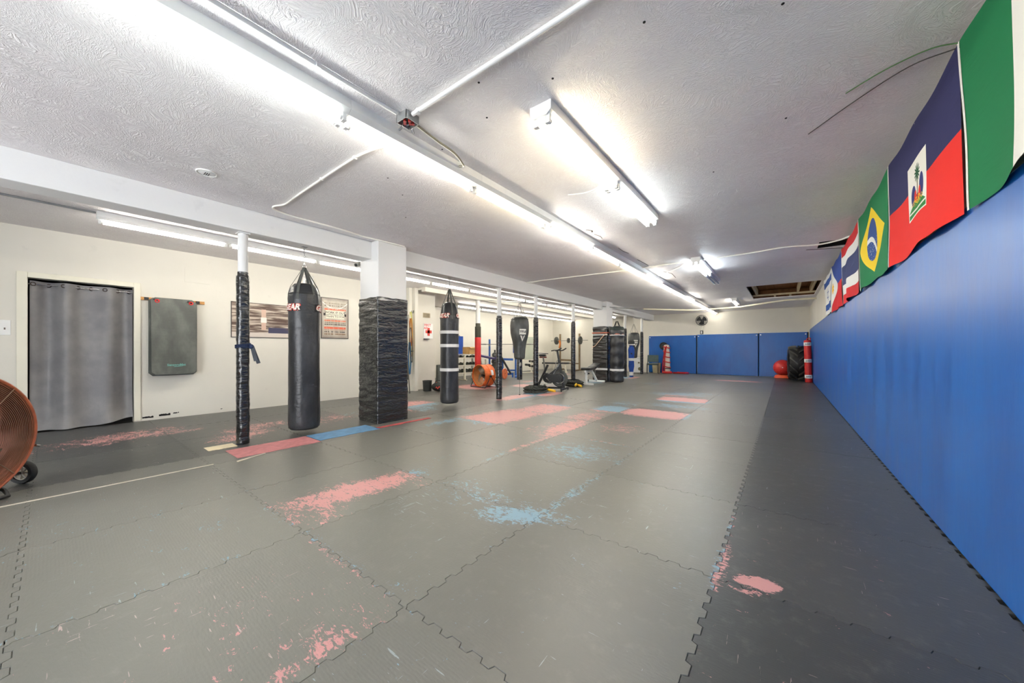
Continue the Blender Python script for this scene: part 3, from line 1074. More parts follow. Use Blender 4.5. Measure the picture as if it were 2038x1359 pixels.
def straight_bag(loc, R, z0, z1, label, seed, badge_az, badge_z, bands=(), dome=0.10, tie=2.10, straps=6):
    p = thing('punching_bag', label, 'punching bag', loc, 0, 'punching bags hung from the beam')
    prof = [(R * 0.55, z0), (R * 0.86, z0 + 0.012), (R * 0.97, z0 + 0.045), (R, z0 + 0.09)]
    n = 50
    for k in range(1, n):
        prof.append((R * (1 - 0.035 * sin(pi * k / n)), z0 + 0.09 + (z1 - z0 - 0.14) * k / n))
    prof += [(R * 0.98, z1 - 0.04), (R * 0.93, z1), (R * 0.80, z1 + dome * 0.55), (R * 0.62, z1 + dome * 0.9), (R * 0.35, z1 + dome)]

    def fn(a, z, q):
        w = 0.012 * ns(cos(a) * 1.6 + seed, sin(a) * 1.6, z * 3.5) + 0.008 * ns(cos(a) * 4 + seed, sin(a) * 4, z * 8)
        if z > z1 - 0.4:
            w += 0.035 * (z - z1 + 0.4) / 0.4 * ns(cos(a) * 3.5, sin(a) * 3.5 + seed, z * 2.2)
        return q * (1 + w)
    obj('body', MB().lathe(prof, 48, fn=fn), M_vinyl, p, smooth=True, angle=60)
    for zz in (z0 + 0.035, z1 - 0.02):
        obj('seam_cord', MB().ring((0, 0, zz), (0, 0, 1), prof_r(prof, zz) + 0.003, 0.004, 40, 6), M_black_plastic, p, smooth=True)
    if badge_az is not None:
        for (a, w) in badge_az:
            curved_badge(p, prof, a, badge_z, w, 0.092, 'GEAR', 0.098)
    for k in range(straps):
        a = 2 * pi * k / straps + 0.3 + seed
        pts = [(R * 0.99 * cos(a), R * 0.99 * sin(a), z1 - 0.10), (R * 0.97 * cos(a), R * 0.97 * sin(a), z1 - 0.02), (R * 0.84 * cos(a), R * 0.84 * sin(a), z1 + dome * 0.6), (0.012 * cos(a), 0.012 * sin(a), tie)]
        mb = MB()
        for q in range(3):
            mb.bar(pts[q], pts[q + 1], 0.03, 0.006, (cos(a), sin(a), 0.4))
        obj('strap', mb, M_strap, p)
    obj('swivel', MB().ring((0, 0, tie + 0.012), (1, 0, 0), 0.02, 0.005, 16, 6).cyl((0, 0, tie + 0.03), (0, 0, tie + 0.06), 0.009), M_chrome, p, smooth=True)
    obj('chain', chain((0, 0, tie + 0.05), (0, 0, BZ - 0.03), 7), M_galv, p, smooth=True)
    hook_plate(p, BZ)
    for zb in bands:
        rb = prof_r(prof, zb) * 1.012 + 0.004
        obj('tape_band', MB().lathe([(rb, zb - 0.028), (rb + 0.002, zb - 0.026), (rb + 0.002, zb + 0.026), (rb, zb + 0.028)], 40, close=False), M_tape, p, smooth=True)
    return p


AZ1 = atan2(-2.01, 4.93)
straight_bag((-4.93, 2.01, 0), 0.183, 0.045, 1.80, 'biggest black heavy bag, hanging nearest the camera beside the wrapped pole', 1.0, [(AZ1 - 0.92, 0.26), (AZ1 + 1.38, 0.26)], 1.60, dome=0.12, tie=2.13)
AZ2 = atan2(-4.52, 4.93)
straight_bag((-4.93, 4.52, 0), 0.172, 0.075, 1.72, 'black heavy bag with three white tape bands, hanging past the near column', 4.0, [(AZ2 - 0.75, 0.28), (AZ2 + 1.45, 0.24)], 1.685, bands=(1.385, 1.14, 0.70), dome=0.22, tie=2.19, straps=4)

M_titlewhite = mat('white_print', lin(234, 232, 222), 0.6, var=0.03)


def angle_bag(loc, s, label, az, ztop, anchor=False):
    """tapered uppercut bag hung on chains; s scales the belly"""
    p = thing('punching_bag', label, 'punching bag', loc, 0, 'punching bags hung from the beam')
    base = [(0.05, 0.0), (0.112, 0.015), (0.126, 0.05), (0.130, 0.12), (0.138, 0.22), (0.150, 0.32), (0.168, 0.42), (0.195, 0.52), (0.214, 0.62), (0.221, 0.72), (0.220, 0.80), (0.212, 0.88), (0.196, 0.94), (0.17, 0.985), (0.10, 1.005)]
    prof = [(r * s, ztop - 1.005 * s + z * s) for r, z in base]
    fine = []
    for (r0, z0), (r1, z1) in zip(prof, prof[1:]):
        for k in range(4):
            fine.append((r0 + (r1 - r0) * k / 4, z0 + (z1 - z0) * k / 4))
    fine.append(prof[-1])

    def fn(a, z, q):
        w = 0.02 * ns(cos(a) * 2 + loc[1], sin(a) * 2, z * 5)
        if z > ztop - 0.3:
            w += 0.03 * ns(cos(a) * 5, sin(a) * 5 + loc[1], z * 3)
        return q * (1 + w)
    obj('body', MB().lathe(fine, 40, fn=fn), M_vinyl2, p, smooth=True, angle=70)
    zc = ztop - 0.36 * s

    def S(x, y, off):
        r = prof_r(prof, zc + y) * 1.02 + off
        a = az + x / r
        return (r * cos(a), r * sin(a), zc + y)
    b = obj('badge', MB().grid(lambda u, v: S((u - 0.5) * 0.165 * s, (v - 0.5) * 0.125 * s, 0.006), 10, 4), M_titlewhite, p, smooth=True)
    obj('lettering', mapped(text_geo('TITLE', 0.062 * s, 0.003), lambda x, y: S(x, y, 0.009)), M_badge, b)
    tri = obj('triangle_emblem', MB().add([S(x * s, y * s, 0.007) for x, y in ((-0.062, -0.085), (0.062, -0.085), (0.0, -0.225))], [(0, 2, 1)]), M_titlewhite, p)
    obj('lettering', mapped(text_geo('T', 0.085 * s, 0.004), lambda x, y: S(x, y - 0.125 * s, 0.012)), M_badge, tri)
    tie = ztop + 0.33 * s
    for k in range(4):
        a = az + pi / 4 + k * pi / 2
        obj('chain', chain((0.165 * s * cos(a), 0.165 * s * sin(a), ztop - 0.03 * s), (0.01 * cos(a), 0.01 * sin(a), tie), 13, 0.011, 0.003), M_steel, p)
    obj('hanger', chain((0, 0, tie), (0, 0, BZ - 0.03), max(3, int((BZ - tie) / 0.04))), M_steel, p)
    hook_plate(p, BZ)
    obj('seam_cord', MB().ring((0, 0, ztop - 0.06 * s), (0, 0, 1), 0.203 * s, 0.005, 36, 6), M_black_plastic, p)
    if anchor:
        zb = ztop - 1.005 * s
        obj('anchor_sleeve', MB().lathe([(0.05, 0.36), (0.062, 0.365), (0.064, 0.6), (0.062, zb + 0.02), (0.04, zb + 0.03)], 20, fn=lambda a, z, q: q * (1 + 0.03 * ns(cos(a) * 2, sin(a) * 2, z * 20))), M_wrap, p, smooth=True)
        obj('sleeve_emblem', mapped(text_geo('8', 0.11, 0.0), lambda x, y: (0.066 * cos(az - 0.1 + x / 0.066), 0.066 * sin(az - 0.1 + x / 0.066), 0.72 + y)), M_titlewhite, p)
        obj('floor_cord', MB().cyl((0, 0, 0.0), (0, 0, 0.37), 0.004, n=8).cyl((0, 0, 0), (0, 0, 0.012), 0.02), M_black_plastic, p)
    return p


AZ3 = atan2(-6.72, 4.93)
angle_bag((-4.93, 6.72, 0), 1.0, 'tapered black uppercut bag with a white name badge, nearer one on chains', AZ3 + 0.35, 1.835, True)
angle_bag((-4.93, 14.70, 0), 1.05, 'tapered dark grey uppercut bag hanging furthest away by the last poles', atan2(-14.7, 4.93) + 0.35, 1.76)

# bag strapped upright to the far column
p = thing('punching_bag', 'black punching bag standing on the floor, strapped against the far column', 'punching bag', (-4.35, 11.32, 0))
prof = [(0.15, 0), (0.205, 0.02), (0.222, 0.07)] + [(0.222 - 0.012 * sin(k), 0.1 + k * 0.05) for k in range(32)] + [(0.215, 1.72), (0.19, 1.79), (0.10, 1.83)]
obj('body', MB().lathe(prof, 40, fn=lambda a, z, q: q * (1 + 0.03 * ns(cos(a) * 2, sin(a) * 2, z * 6) * (1 if z > 0.4 else 0.3))), M_vinyl, p, smooth=True, angle=70)
for k, (sx, sy) in enumerate(((-0.07, 0.02), (0.07, -0.02))):
    obj('strap', MB().bar((sx * 1.6, sy * 1.6, 1.78), (sx * 0.25, 0, 1.99), 0.035, 0.008, (0.6, -0.8, 0)), M_black_plastic, p)
obj('top_pad', MB().lathe([(0.10, 1.66), (0.205, 1.68), (0.226, 1.70), (0.228, 1.76), (0.20, 1.80)], 30, fn=lambda a, z, q: q * (1 + 0.05 * ns(cos(a) * 3, sin(a) * 3, z * 9))), mat('dark_green_nylon', lin(44, 56, 52), 0.7, var=0.2), p, smooth=True)
for (zb, hh, m_) in ((1.57, 0.03, M_orangetape), (1.535, 0.018, M_tape), (0.385, 0.05, M_tape)):
    obj('tape_band', MB().lathe([(0.229, zb - hh), (0.231, zb - hh + 0.002), (0.231, zb + hh), (0.229, zb + hh + 0.002)], 36, close=False), m_, p, smooth=True)
# slack rope across the far column
rp_ = [(-5.13, 11.12, 1.14), (-5.02, 11.115, 1.19), (-4.9, 11.11, 1.32), (-4.78, 11.11, 1.46), (-4.68, 11.10, 1.55), (-4.6, 11.12, 1.57)]
tag(obj('rope', MB().tube(smooth_path(rp_, 5), 0.011, 8), mat('pale_pink_rope', lin(222, 186, 160), 0.8, var=0.1), smooth=True, origin=rp_[0]), 'pale slack rope looping across the front of the far column', 'rope')

# ================================================================== FLAGS
def flag_nt(name):
    t = NT(name)
    uvn = t.n('ShaderNodeUVMap')
    uvn.uv_map = 'UVMap'
    u, v, _ = t.sep(uvn.outputs[0])
    return t, u, v


def flag_fin(t, col):
    w = t.noise(t.scale(t.coord('UV'), (500, 300, 1)), 1.0, 2)
    c2 = t.noise(t.scale(t.coord('UV'), (3, 5, 1)), 1.0, 4, 0.6, 0.8)
    t.bump(w * 0.15 + c2 * 1.0, 0.4, 0.02)
    return t.fin(col, 0.75, 0, 0.25)


def band(t, x, a, b):
    return (x > a) * (x < b)


def ell(x, y, cx, cy, rx, ry):
    a, b = (x - cx) / rx, (y - cy) / ry
    return (a * a + b * b) < 1.0


GREEN = lin(14, 118, 72)
t, u, v = flag_nt('green_white_green_cloth')
F_NIG = flag_fin(t, t.mix(band(t, u, 0.333, 0.667), GREEN, lin(236, 236, 232)))

t, u, v = flag_nt('navy_red_cloth')
c = t.mix(v > 0.5, lin(232, 44, 36), lin(44, 46, 92))
inr = band(t, u, 0.355, 0.65) * band(t, v, 0.25, 0.71)
c = t.mix(inr, c, lin(236, 236, 228))
hill = band(t, u, 0.365, 0.64) * (v < (0.37 - (u - 0.5) * (u - 0.5) * 3.0)) * (v > 0.262)
c = t.mix(hill, c, lin(46, 130, 60))
c = t.mix(band(t, v - (u - 0.5).abs() * 0.12, 0.285, 0.30) * inr, c, lin(232, 234, 226))
for (cx_, cy_, rx, ry, cc) in ((0.44, 0.43, 0.035, 0.085, lin(48, 54, 118)), (0.565, 0.45, 0.035, 0.10, lin(48, 54, 118)), (0.47, 0.41, 0.018, 0.05, lin(220, 50, 40)), (0.535, 0.41, 0.018, 0.05, lin(220, 50, 40)), (0.50, 0.385, 0.03, 0.03, lin(220, 50, 40))):
    c = t.mix(ell(u, v, cx_, cy_, rx, ry), c, cc)
spk = t.noise(t.comb(u * 1.5, v, 0.0), 60, 2) > 0.52
c = t.mix(ell(u, v, 0.50, 0.365, 0.095, 0.035) * spk, c, lin(236, 200, 40))
c = t.mix(band(t, u, 0.495, 0.507) * band(t, v, 0.37, 0.56), c, lin(96, 70, 40))
ang = t.m('ARCTAN2', v - 0.585, (u - 0.5) * 1.8)
rad = ((u - 0.5) * (u - 0.5) * 3.2 + (v - 0.585) * (v - 0.585)).sqrt()
c = t.mix(rad < (0.028 + t.m('SINE', ang * 7.0).abs() * 0.05), c, lin(26, 84, 52))
F_HAI = flag_fin(t, c)

t, u, v = flag_nt('green_yellow_diamond_cloth')
du, dv = u - 0.5, v - 0.5
c = t.mix(((du.abs() / 0.42) + (dv.abs() / 0.40)) < 1.0, lin(20, 128, 76), lin(252, 218, 40))
r2 = (du * 1.75) * (du * 1.75) + dv * dv
disc = r2 < 0.0650
c = t.mix(disc, c, lin(44, 82, 152))
star = t.noise(t.comb(u * 1.7, v, 0.0), 46, 1) > 0.66
c = t.mix(disc * star * (v < 0.5), c, lin(232, 234, 236))
dd = ((du + 0.10) * 1.75) * ((du + 0.10) * 1.75) + (v - 0.12) * (v - 0.12)
c = t.mix(disc * band(t, dd.sqrt(), 0.385, 0.445), c, lin(236, 238, 234))
F_BRA = flag_fin(t, c)

t, u, v = flag_nt('five_stripe_cloth')
a = (v - 0.5).abs()
c = t.mix(a < 0.335, lin(216, 42, 46), lin(236, 236, 232))
c = t.mix(a < 0.165, c, lin(58, 68, 114))
F_THA = flag_fin(t, c)

t, u, v = flag_nt('blue_red_triangle_cloth')
c = t.mix(v > 0.5, lin(206, 34, 42), lin(42, 72, 150))
c = t.mix((u / 0.52 + (v - 0.5).abs() * 2.0) < 1.0, c, lin(238, 238, 232))
ang = t.m('ARCTAN2', v - 0.5, (u - 0.18) * 1.7)
rad = ((u - 0.18) * (u - 0.18) * 2.9 + (v - 0.5) * (v - 0.5)).sqrt()
c = t.mix(rad < (0.075 + t.m('SINE', ang * 4.0).abs() * 0.05), c, lin(244, 186, 40))
F_PHI = flag_fin(t, c)

t, u, v = flag_nt('white_two_blue_stripes_cloth')
c = t.mix(band(t, v, 0.10, 0.26), lin(236, 238, 236), lin(36, 84, 164))
c = t.mix(band(t, v, 0.74, 0.90), c, lin(36, 84, 164))
x3, y3 = (u - 0.5) * 1.75, v - 0.5


def tri(sg):
    y_ = y3 * sg
    return (y_ * -1.0).max((y_ * 0.5) + (x3.abs() * 0.866))


for sg in (1, -1):
    q = tri(sg)
    c = t.mix(band(t, q, 0.062, 0.082), c, lin(36, 84, 164))
F_ISR = flag_fin(t, c)


def flag(y_far, y_near, ztop, h, m, label, seed, fold=0.02, hem=None):
    L = y_far - y_near
    p = thing('flag', label, 'flag', (0.69, (y_far + y_near) / 2, ztop), 0, 'flags hung in a row along the right wall')

    def S(a, b):        # a: 0 far .. 1 near, b: 0 bottom .. 1 top
        d = 1 - b
        y = L / 2 - a * L
        sag = 0.022 * sin(pi * a * 2) ** 2 + 0.012 * sin(pi * a)
        x = 0.026 * d + d * (0.014 * sin(a * 9 + seed) + fold * ns(a * 3.0, seed, b * 1.2)) - 0.012 * d * d
        z = -sag * (1 - 0.5 * d) - d * h * (1 - 0.03 * sin(pi * a)) + 0.02 * d * ns(a * 4, seed * 2, 0)
        # lower corners swing in a little
        y -= d * d * 0.05 * (0.5 - a)
        return (max(-0.05, min(0.038, x)), y, z)
    obj('cloth', MB().grid(S, 64, 40, uv=True), m, p, smooth=True, angle=180)
    hx = MB()
    for k in range(24):
        a0, a1 = S(0.0, k / 24), S(0.0, (k + 1) / 24)
        hx.add([(a0[0] - 0.002, a0[1] + 0.022, a0[2]), (a0[0] - 0.002, a0[1] - 0.002, a0[2]), (a1[0] - 0.002, a1[1] - 0.002, a1[2]), (a1[0] - 0.002, a1[1] + 0.022, a1[2])], [(0, 1, 2, 3)])
    obj('hem', hx, mat('white_hem_cloth', lin(234, 234, 230), 0.8, var=0.03), p)
    for a in (0.0, 0.5, 1.0):
        q = S(a, 1.0)
        obj('pin', MB().cyl((q[0], q[1], q[2] - 0.01), (0.068, q[1], q[2] - 0.005), 0.004, n=8), M_galv, p)
    return p


flag(2.75, 1.25, 2.605, 0.85, F_NIG, 'green and white flag, nearest in the row on the right wall', 1.0, 0.03)
flag(4.265, 2.775, 2.605, 0.85, F_HAI, 'navy over red flag with a palm tree emblem in a white panel', 5.0, 0.03)
flag(5.785, 4.295, 2.60, 0.85, F_BRA, 'green flag with a yellow diamond and blue disc', 9.0, 0.03)
flag(7.36, 5.84, 2.595, 0.84, F_THA, 'red, white and navy horizontally striped flag', 13.0, 0.05)
flag(8.78, 7.39, 2.585, 0.84, F_PHI, 'blue and red flag with a sun in a white triangle', 17.0, 0.05)
flag(10.35, 8.82, 2.575, 0.80, F_ISR, 'white flag with two blue stripes and a star, furthest in the row', 21.0, 0.05)
# loose green and black cords trailing from the flag corner along the ceiling
for (pts, m_, lab) in (([(0.70, 2.76, 2.60), (0.60, 2.79, 2.637), (0.45, 2.86, 2.645), (0.30, 2.98, 2.647)], mat('green_string', lin(70, 110, 60), 0.8), 'green string trailing across the ceiling from the nearest flag corner'),
                       ([(0.70, 2.79, 2.595), (0.55, 2.90, 2.640), (0.36, 3.10, 2.646), (0.14, 3.38, 2.648)], mat('black_string', lin(60, 58, 54), 0.8), 'thin dark string trailing along the ceiling below the green one')):
    tag(obj('string', MB().tube(smooth_path(pts, 6), 0.0032, 6), m_, smooth=True, origin=pts[0]), lab, 'string')

# ================================================================== CONDUITS AND CABLES ON THE CEILING
def pipe(pts, r, m, label, cat='conduit', name='conduit_pipe', straps=(), k=1):
    p = thing(name, label, cat, pts[0])
    o = Vector(pts[0])
    q = [Vector(a) - o for a in pts]
    obj('pipe' if cat == 'conduit' else 'cable_run', MB().tube(smooth_path(q, k) if k > 1 else q, r, 10), m, p, smooth=True)
    for s in straps:
        s = Vector(s) - o
        obj('strap_clip', MB().box(s.x - 0.014, s.x + 0.014, s.y - 0.014, s.y + 0.014, s.z - r - 0.003, s.z + 0.012), m, p, bevel=0.003)
    return p


pipe([(-2.035, -3.3, 2.636), (-2.035, 1.395, 2.636)], 0.0125, M_white, 'white conduit pipe running beside the centre lights to the junction box', straps=[(-2.035, 0.9, 2.636), (-2.035, -0.4, 2.636)])
pipe([(-1.955, 1.468, 2.634), (0.755, 1.46, 2.634)], 0.0145, M_white, 'white conduit pipe crossing the near ceiling from junction box to right wall', straps=[(-1.90, 1.468, 2.634), (-0.6, 1.464, 2.634)])
jb = thing('junction_box', 'open junction box with red wire nuts beside the centre light row', 'electrical box', (-2.02, 1.475, CEIL))
bx = MB()
w = 0.052
bx.box(-w, w, -w, w, -0.008, 0).box(-w, w, -w, -w + 0.004, -0.055, -0.008).box(-w, w, w - 0.004, w, -0.055, -0.008).box(-w, -w + 0.004, -w, w, -0.055, -0.008).box(w - 0.004, w, -w, w, -0.055, -0.008)
obj('box', bx, M_galv, jb)
for (ax, ay) in ((-0.02, -0.015), (0.005, 0.01), (0.025, -0.01), (0.0, -0.03), (0.018, 0.024)):
    obj('wire_nut', MB().cyl((ax, ay, -0.02), (ax + 0.006, ay + 0.004, -0.058), 0.007, 0.010, 10), mat('red_wire_nut', lin(168, 44, 40), 0.5), jb, smooth=True)
obj('loose_wire', MB().tube(smooth_path([(-0.02, 0.02, -0.02), (-0.03, 0.05, -0.07), (-0.01, 0.06, -0.09), (0.0, 0.04, -0.06), (0.01, 0.0, -0.02)], 5), 0.002, 6).tube(smooth_path([(0.02, -0.03, -0.02), (-0.03, -0.02, -0.065), (-0.04, 0.01, -0.03)], 5), 0.002, 6), M_black_plastic, jb)
pipe([(-2.02, 1.53, 2.63), (-2.015, 1.73, 2.60), (-2.036, 1.92, 2.60), (-2.10, 2.07, 2.60), (-2.13, 2.105, 2.605), (-2.165, 2.095, 2.61)], 0.0085, mat('steel_flex', lin(150, 146, 128), 0.4, 0.6, stretch=(1, 200, 1)), 'bent steel flex conduit looping from junction box to the light row', k=6)
pipe([(-2.04, 1.51, 2.62), (-2.10, 1.50, 2.625), (-2.165, 1.51, 2.63)], 0.008, M_galv, 'short stub conduit joining the junction box to a strip light', k=4)
c1 = [(-2.34, 1.58), (-2.505, 1.555), (-2.789, 1.521), (-3.383, 1.527), (-3.962, 1.54), (-4.281, 1.55), (-4.44, 1.50), (-4.53, 1.53), (-4.57, 1.62), (-4.60, 1.766), (-4.60, 2.331), (-4.645, 2.666), (-4.615, 2.9), (-4.60, 3.30)]
pipe([(x, y, CEIL - 0.012) for x, y in c1], 0.0105, M_cord, 'white cable stapled over the ceiling from the light row to the near column', 'cable', 'ceiling_cable', [(-3.383, 1.527, CEIL - 0.012), (-2.789, 1.521, CEIL - 0.012)], k=6)
c2 = [(-4.79, 6.83), (-4.55, 6.85), (-4.29, 6.83), (-3.5, 6.90), (-2.60, 6.965), (-2.40, 6.96)]
pipe([(x, y, CEIL - 0.013) for x, y in c2], 0.012, M_cord, 'white cable crossing the ceiling from the beam to the centre lights', 'cable', 'ceiling_cable', k=5)
c3 = [(-2.2, 6.95), (-2.05, 6.946), (-1.28, 6.964), (-0.46, 6.95), (0.0, 6.87), (0.39, 7.0), (0.62, 6.9), (0.72, 6.75)]
pipe([(x, y, CEIL - 0.013) for x, y in c3], 0.012, M_cord, 'white cable crossing the right ceiling to the small black hole', 'cable', 'ceiling_cable', k=5)
c4 = [(-1.45, 7.1), (-1.62, 7.4), (-1.95, 7.75), (-2.2, 8.0)]
pipe([(x, y, CEIL - 0.008) for x, y in c4], 0.006, M_cord, 'short white cable between the bluish strip light and centre row', 'cable', 'ceiling_cable', k=5)
c5 = [(-1.37, 3.15), (-1.44, 3.24), (-1.58, 3.28), (-1.75, 3.22)]
pipe([(x, y, CEIL - 0.006) for x, y in c5], 0.005, M_cord, 'faint white cable curling out from under the warm twin-tube light', 'cable', 'ceiling_cable', k=5)
big = [(-4.70, 11.0, 2.47), (-4.55, 11.9, 2.50), (-4.3, 12.6, 2.52), (-4.05, 13.1, 2.525)]
pipe(big, 0.014, M_steel, 'thin grey pipe in front of the far column under the ceiling', k=4)
pipe([(-4.05, 13.1, 2.53), (-3.4, 13.85, 2.53), (-2.63, 14.2, 2.49), (-2.1, 14.1, 2.475), (-1.2, 13.95, 2.475), (-0.9, 13.9, 2.50), (0.0, 13.72, 2.57), (0.75, 13.66, 2.57)], 0.028, mat('cream_pipe_paint', lin(232, 224, 200), 0.5, var=0.06), 'cream painted pipe crossing the ceiling before the far wall', k=4, straps=[(-3.4, 13.85, 2.53)])
pipe([(-6.27, YN + 0.1, CEIL - 0.012), (-6.27, 0.325, CEIL - 0.012)], 0.011, M_galv, 'grey conduit leading to the first strip light beyond the beam')
pipe([(-7.30, 6.6, 2.47), (-6.2, 8.5, 2.46), (-5.6, 9.6, 2.47), (-5.08, 10.6, 2.46)], 0.013, M_steel, 'thin steel bar crossing high up between header and main beam')
pipe([(-7.32, 6.95, 2.50), (-7.6, 7.1, 2.36), (-8.2, 7.3, 2.33), (-8.6, 7.4, 2.40), (-9.0, 7.5, 2.44)], 0.012, M_cord, 'drooping white hose by the header over the weights area', 'cable', 'ceiling_cable', k=5)
det = thing('ceiling_vent', 'small round white vent on the ceiling near the beam', 'vent', (-4.09, 0.855, CEIL))
obj('rim', MB().ring((0, 0, -0.006), (0, 0, 1), 0.07, 0.007, 32, 8), M_white, det, smooth=True)
obj('face', MB().lathe([(0.066, -0.003), (0.05, -0.012), (0.02, -0.016), (0.002, -0.016)], 28, close=False), M_white, det, smooth=True)
for k in (-1, 0, 1):
    obj('slot', MB().box(-0.03, 0.03, k * 0.014 - 0.002, k * 0.014 + 0.002, -0.0175, -0.0145), M_dark, det)

# ================================================================== DRUM FANS
def drum_fan(loc, rz, R, depth, label, wires, stand, m_shell, m_in):
    """local: axis along +x (front), base at z=0"""
    f = thing('drum_fan', label, 'fan', loc, rz, 'orange drum fans on the floor')
    zc = R + 0.035
    n = 56
    sh = MB()
    prof = [(R * 0.965, 0.0), (R, 0.0), (R, -depth), (R * 0.965, -depth)]
    vs = []
    for (r, x) in prof:
        for k in range(n):
            a = 2 * pi * k / n
            vs.append((x, r * cos(a), zc + r * sin(a)))
    fs = []
    for i in range(4):
        j = (i + 1) % 4
        for k in range(n):
            l = (k + 1) % n
            fs.append((i * n + k, j * n + k, j * n + l, i * n + l))
    obj('drum', sh.add(vs, fs), m_shell, f, smooth=True)
    for x in (0.0, -depth):
        obj('rim', MB().ring((x, 0, zc), (1, 0, 0), R + 0.002, 0.013, 64, 8), m_shell, f, smooth=True)
    obj('rib', MB().ring((-depth * 0.5, 0, zc), (1, 0, 0), R + 0.001, 0.008, 48, 6), m_shell, f, smooth=True)
    obj('liner', MB().lathe([(R * 0.955, 0.02), (R * 0.955, depth - 0.02)], n, close=False).xf(Matrix.Translation((0, 0, zc)) @ Matrix.Rotation(-pi / 2, 4, 'Y')), m_in, f, smooth=True)
    for (xg, cnt, nm) in ((0.004, wires, 'front_guard'), (-depth, max(8, wires // 2), 'back_guard')):
        if cnt == 0:
            continue
        gd = MB()
        for k in range(cnt):
            r = R * (0.14 + 0.84 * k / (cnt - 1))
            bulge = 0.03 * (1 - (r / R) ** 2) * (1 if xg > 0 else -0.6)
            gd.ring((xg + bulge, 0, zc), (1, 0, 0), r, 0.0015, 44, 4)
        for k in range(4):
            a = pi / 4 + k * pi / 2
            pts = [(xg + 0.004 + 0.03 * (1 - q * q) * (1 if xg > 0 else -0.6), R * q * cos(a), zc + R * q * sin(a)) for q in (0.1, 0.4, 0.7, 1.0)]
            gd.tube(pts, 0.003, 6)
        obj(nm, gd, mat('wire_guard', lin(150, 120, 96), 0.5, 0.4), f)
    for k in range(4 if wires == 0 else 5):
        a0 = 2 * pi * k / (4 if wires == 0 else 5) + 0.4

        def blade(u, v, a0=a0):
            r = R * (0.16 + 0.74 * u)
            a = a0 + (v - 0.5) * (0.75 + 0.25 * u)
            return (-depth * 0.5 + (v - 0.5) * 0.14 * (1.1 - 0.4 * u), r * cos(a), zc + r * sin(a))
        obj('blade', MB().grid(blade, 8, 5), mat('grey_fan_blade', lin(150, 142, 126), 0.4, 0.5), f, smooth=True)
    obj('motor', MB().cyl((-depth * 0.9, 0, zc), (-depth * 0.35, 0, zc), R * 0.17, R * 0.15, 20), M_black_metal, f, smooth=True)
    obj('motor_mount', MB().bar((-depth * 0.8, -R * 0.96, zc), (-depth * 0.8, R * 0.96, zc), 0.03, 0.02).bar((-depth * 0.8, 0, zc - R * 0.96), (-depth * 0.8, 0, zc + R * 0.96), 0.03, 0.02), M_black_metal, f)
    if stand == 'wheels':
        obj('axle', MB().cyl((-0.23, -R - 0.17, 0.09), (-0.23, R + 0.17, 0.09), 0.011), M_black_metal, f)
        obj('frame', MB().tube([(-0.23, -R * 0.8, 0.09), (-0.10, -R * 0.8, 0.03), (0.02, -R * 0.6, 0.02), (0.02, R * 0.6, 0.02), (-0.10, R * 0.8, 0.03), (-0.23, R * 0.8, 0.09)], 0.013), M_black_metal, f, smooth=True)
        for s in (-1, 1):
            y = s * (R + 0.145)
            w = obj('wheel', MB().lathe([(0.058, -0.022), (0.082, -0.022), (0.089, -0.012), (0.089, 0.012), (0.082, 0.022), (0.058, 0.022), (0.058, -0.022)], 30, close=False).xf(Matrix.Translation((-0.23, y, 0.0895)) @ Matrix.Rotation(pi / 2, 4, 'X')), M_rubber, f, smooth=True)
            hb = MB().lathe([(0.05, -0.012), (0.058, -0.012), (0.058, 0.012), (0.05, 0.012), (0.05, -0.012)], 26, close=False).cyl((0, 0, -0.02), (0, 0, 0.02), 0.014, n=12)
            for k in range(7):
                a = 2 * pi * k / 7
                hb.bar((0.012 * cos(a), 0.012 * sin(a), 0.004), (0.053 * cos(a), 0.053 * sin(a), 0.004), 0.012, 0.018)
            obj('spoked_hub', hb.xf(Matrix.Translation((-0.23, y, 0.0895)) @ Matrix.Rotation(pi / 2, 4, 'X')), mat('pale_grey_plastic', lin(170, 164, 150), 0.5), w, smooth=True)
        obj('handle_bolt', MB().cyl((0.0, R + 0.005, zc - 0.14), (0.0, R + 0.03, zc - 0.15), 0.009), M_chrome, f)
    else:
        for s in (-1, 1):
            y = s * (R + 0.035)
            obj('stand_leg', MB().tube(smooth_path([(0.02, y * 0.8, 0.012), (0.03, y, 0.03), (-depth * 0.45, y, zc * 0.95), (-depth * 0.5, y, zc * 0.95), (-depth - 0.02, y, 0.03), (-depth - 0.02, y * 0.8, 0.012)], 5), 0.011, 8), M_black_metal, f, smooth=True)
            obj('knob', MB().cyl((-depth * 0.47, s * R, zc * 0.97), (-depth * 0.47, s * (R + 0.06), zc * 0.97), 0.025, n=14), M_black_plastic, f, smooth=True)
        obj('stand_bar', MB().cyl((0.02, -R, 0.012), (0.02, R, 0.012), 0.011).cyl((-depth - 0.02, -R, 0.012), (-depth - 0.02, R, 0.012), 0.011), M_black_metal, f, smooth=True)
        obj('warning_label', MB().add([((-depth * 0.62 - x), (R + 0.003) * cos(a), zc + (R + 0.003) * sin(a)) for x in (0.0, 0.08) for a in (0.05, 0.3, 0.55)], [(0, 1, 4, 3), (1, 2, 5, 4)]), M_tape, f)
    return f


drum_fan((-4.26, -0.38, 0), radians(45), 0.44, 0.36, 'large rusty orange drum fan with wire guard and wheels at the left edge', 34, 'wheels', M_orange_dull, mat('rusty_liner', lin(150, 84, 60), 0.6, var=0.3))
drum_fan((-6.80, 7.34, 0), radians(-100), 0.30, 0.34, 'bright orange drum fan on a black stand beside the red pole', 0, 'stand', M_orange, mat('tan_liner', lin(206, 140, 84), 0.5, var=0.2))

# ================================================================== LEFT WALL
# curtain in the doorway
cu = thing('curtain', 'grey blackout curtain hung in the doorway, hem dragging on the floor', 'curtain', (XL - 0.045, 0.30, 0))


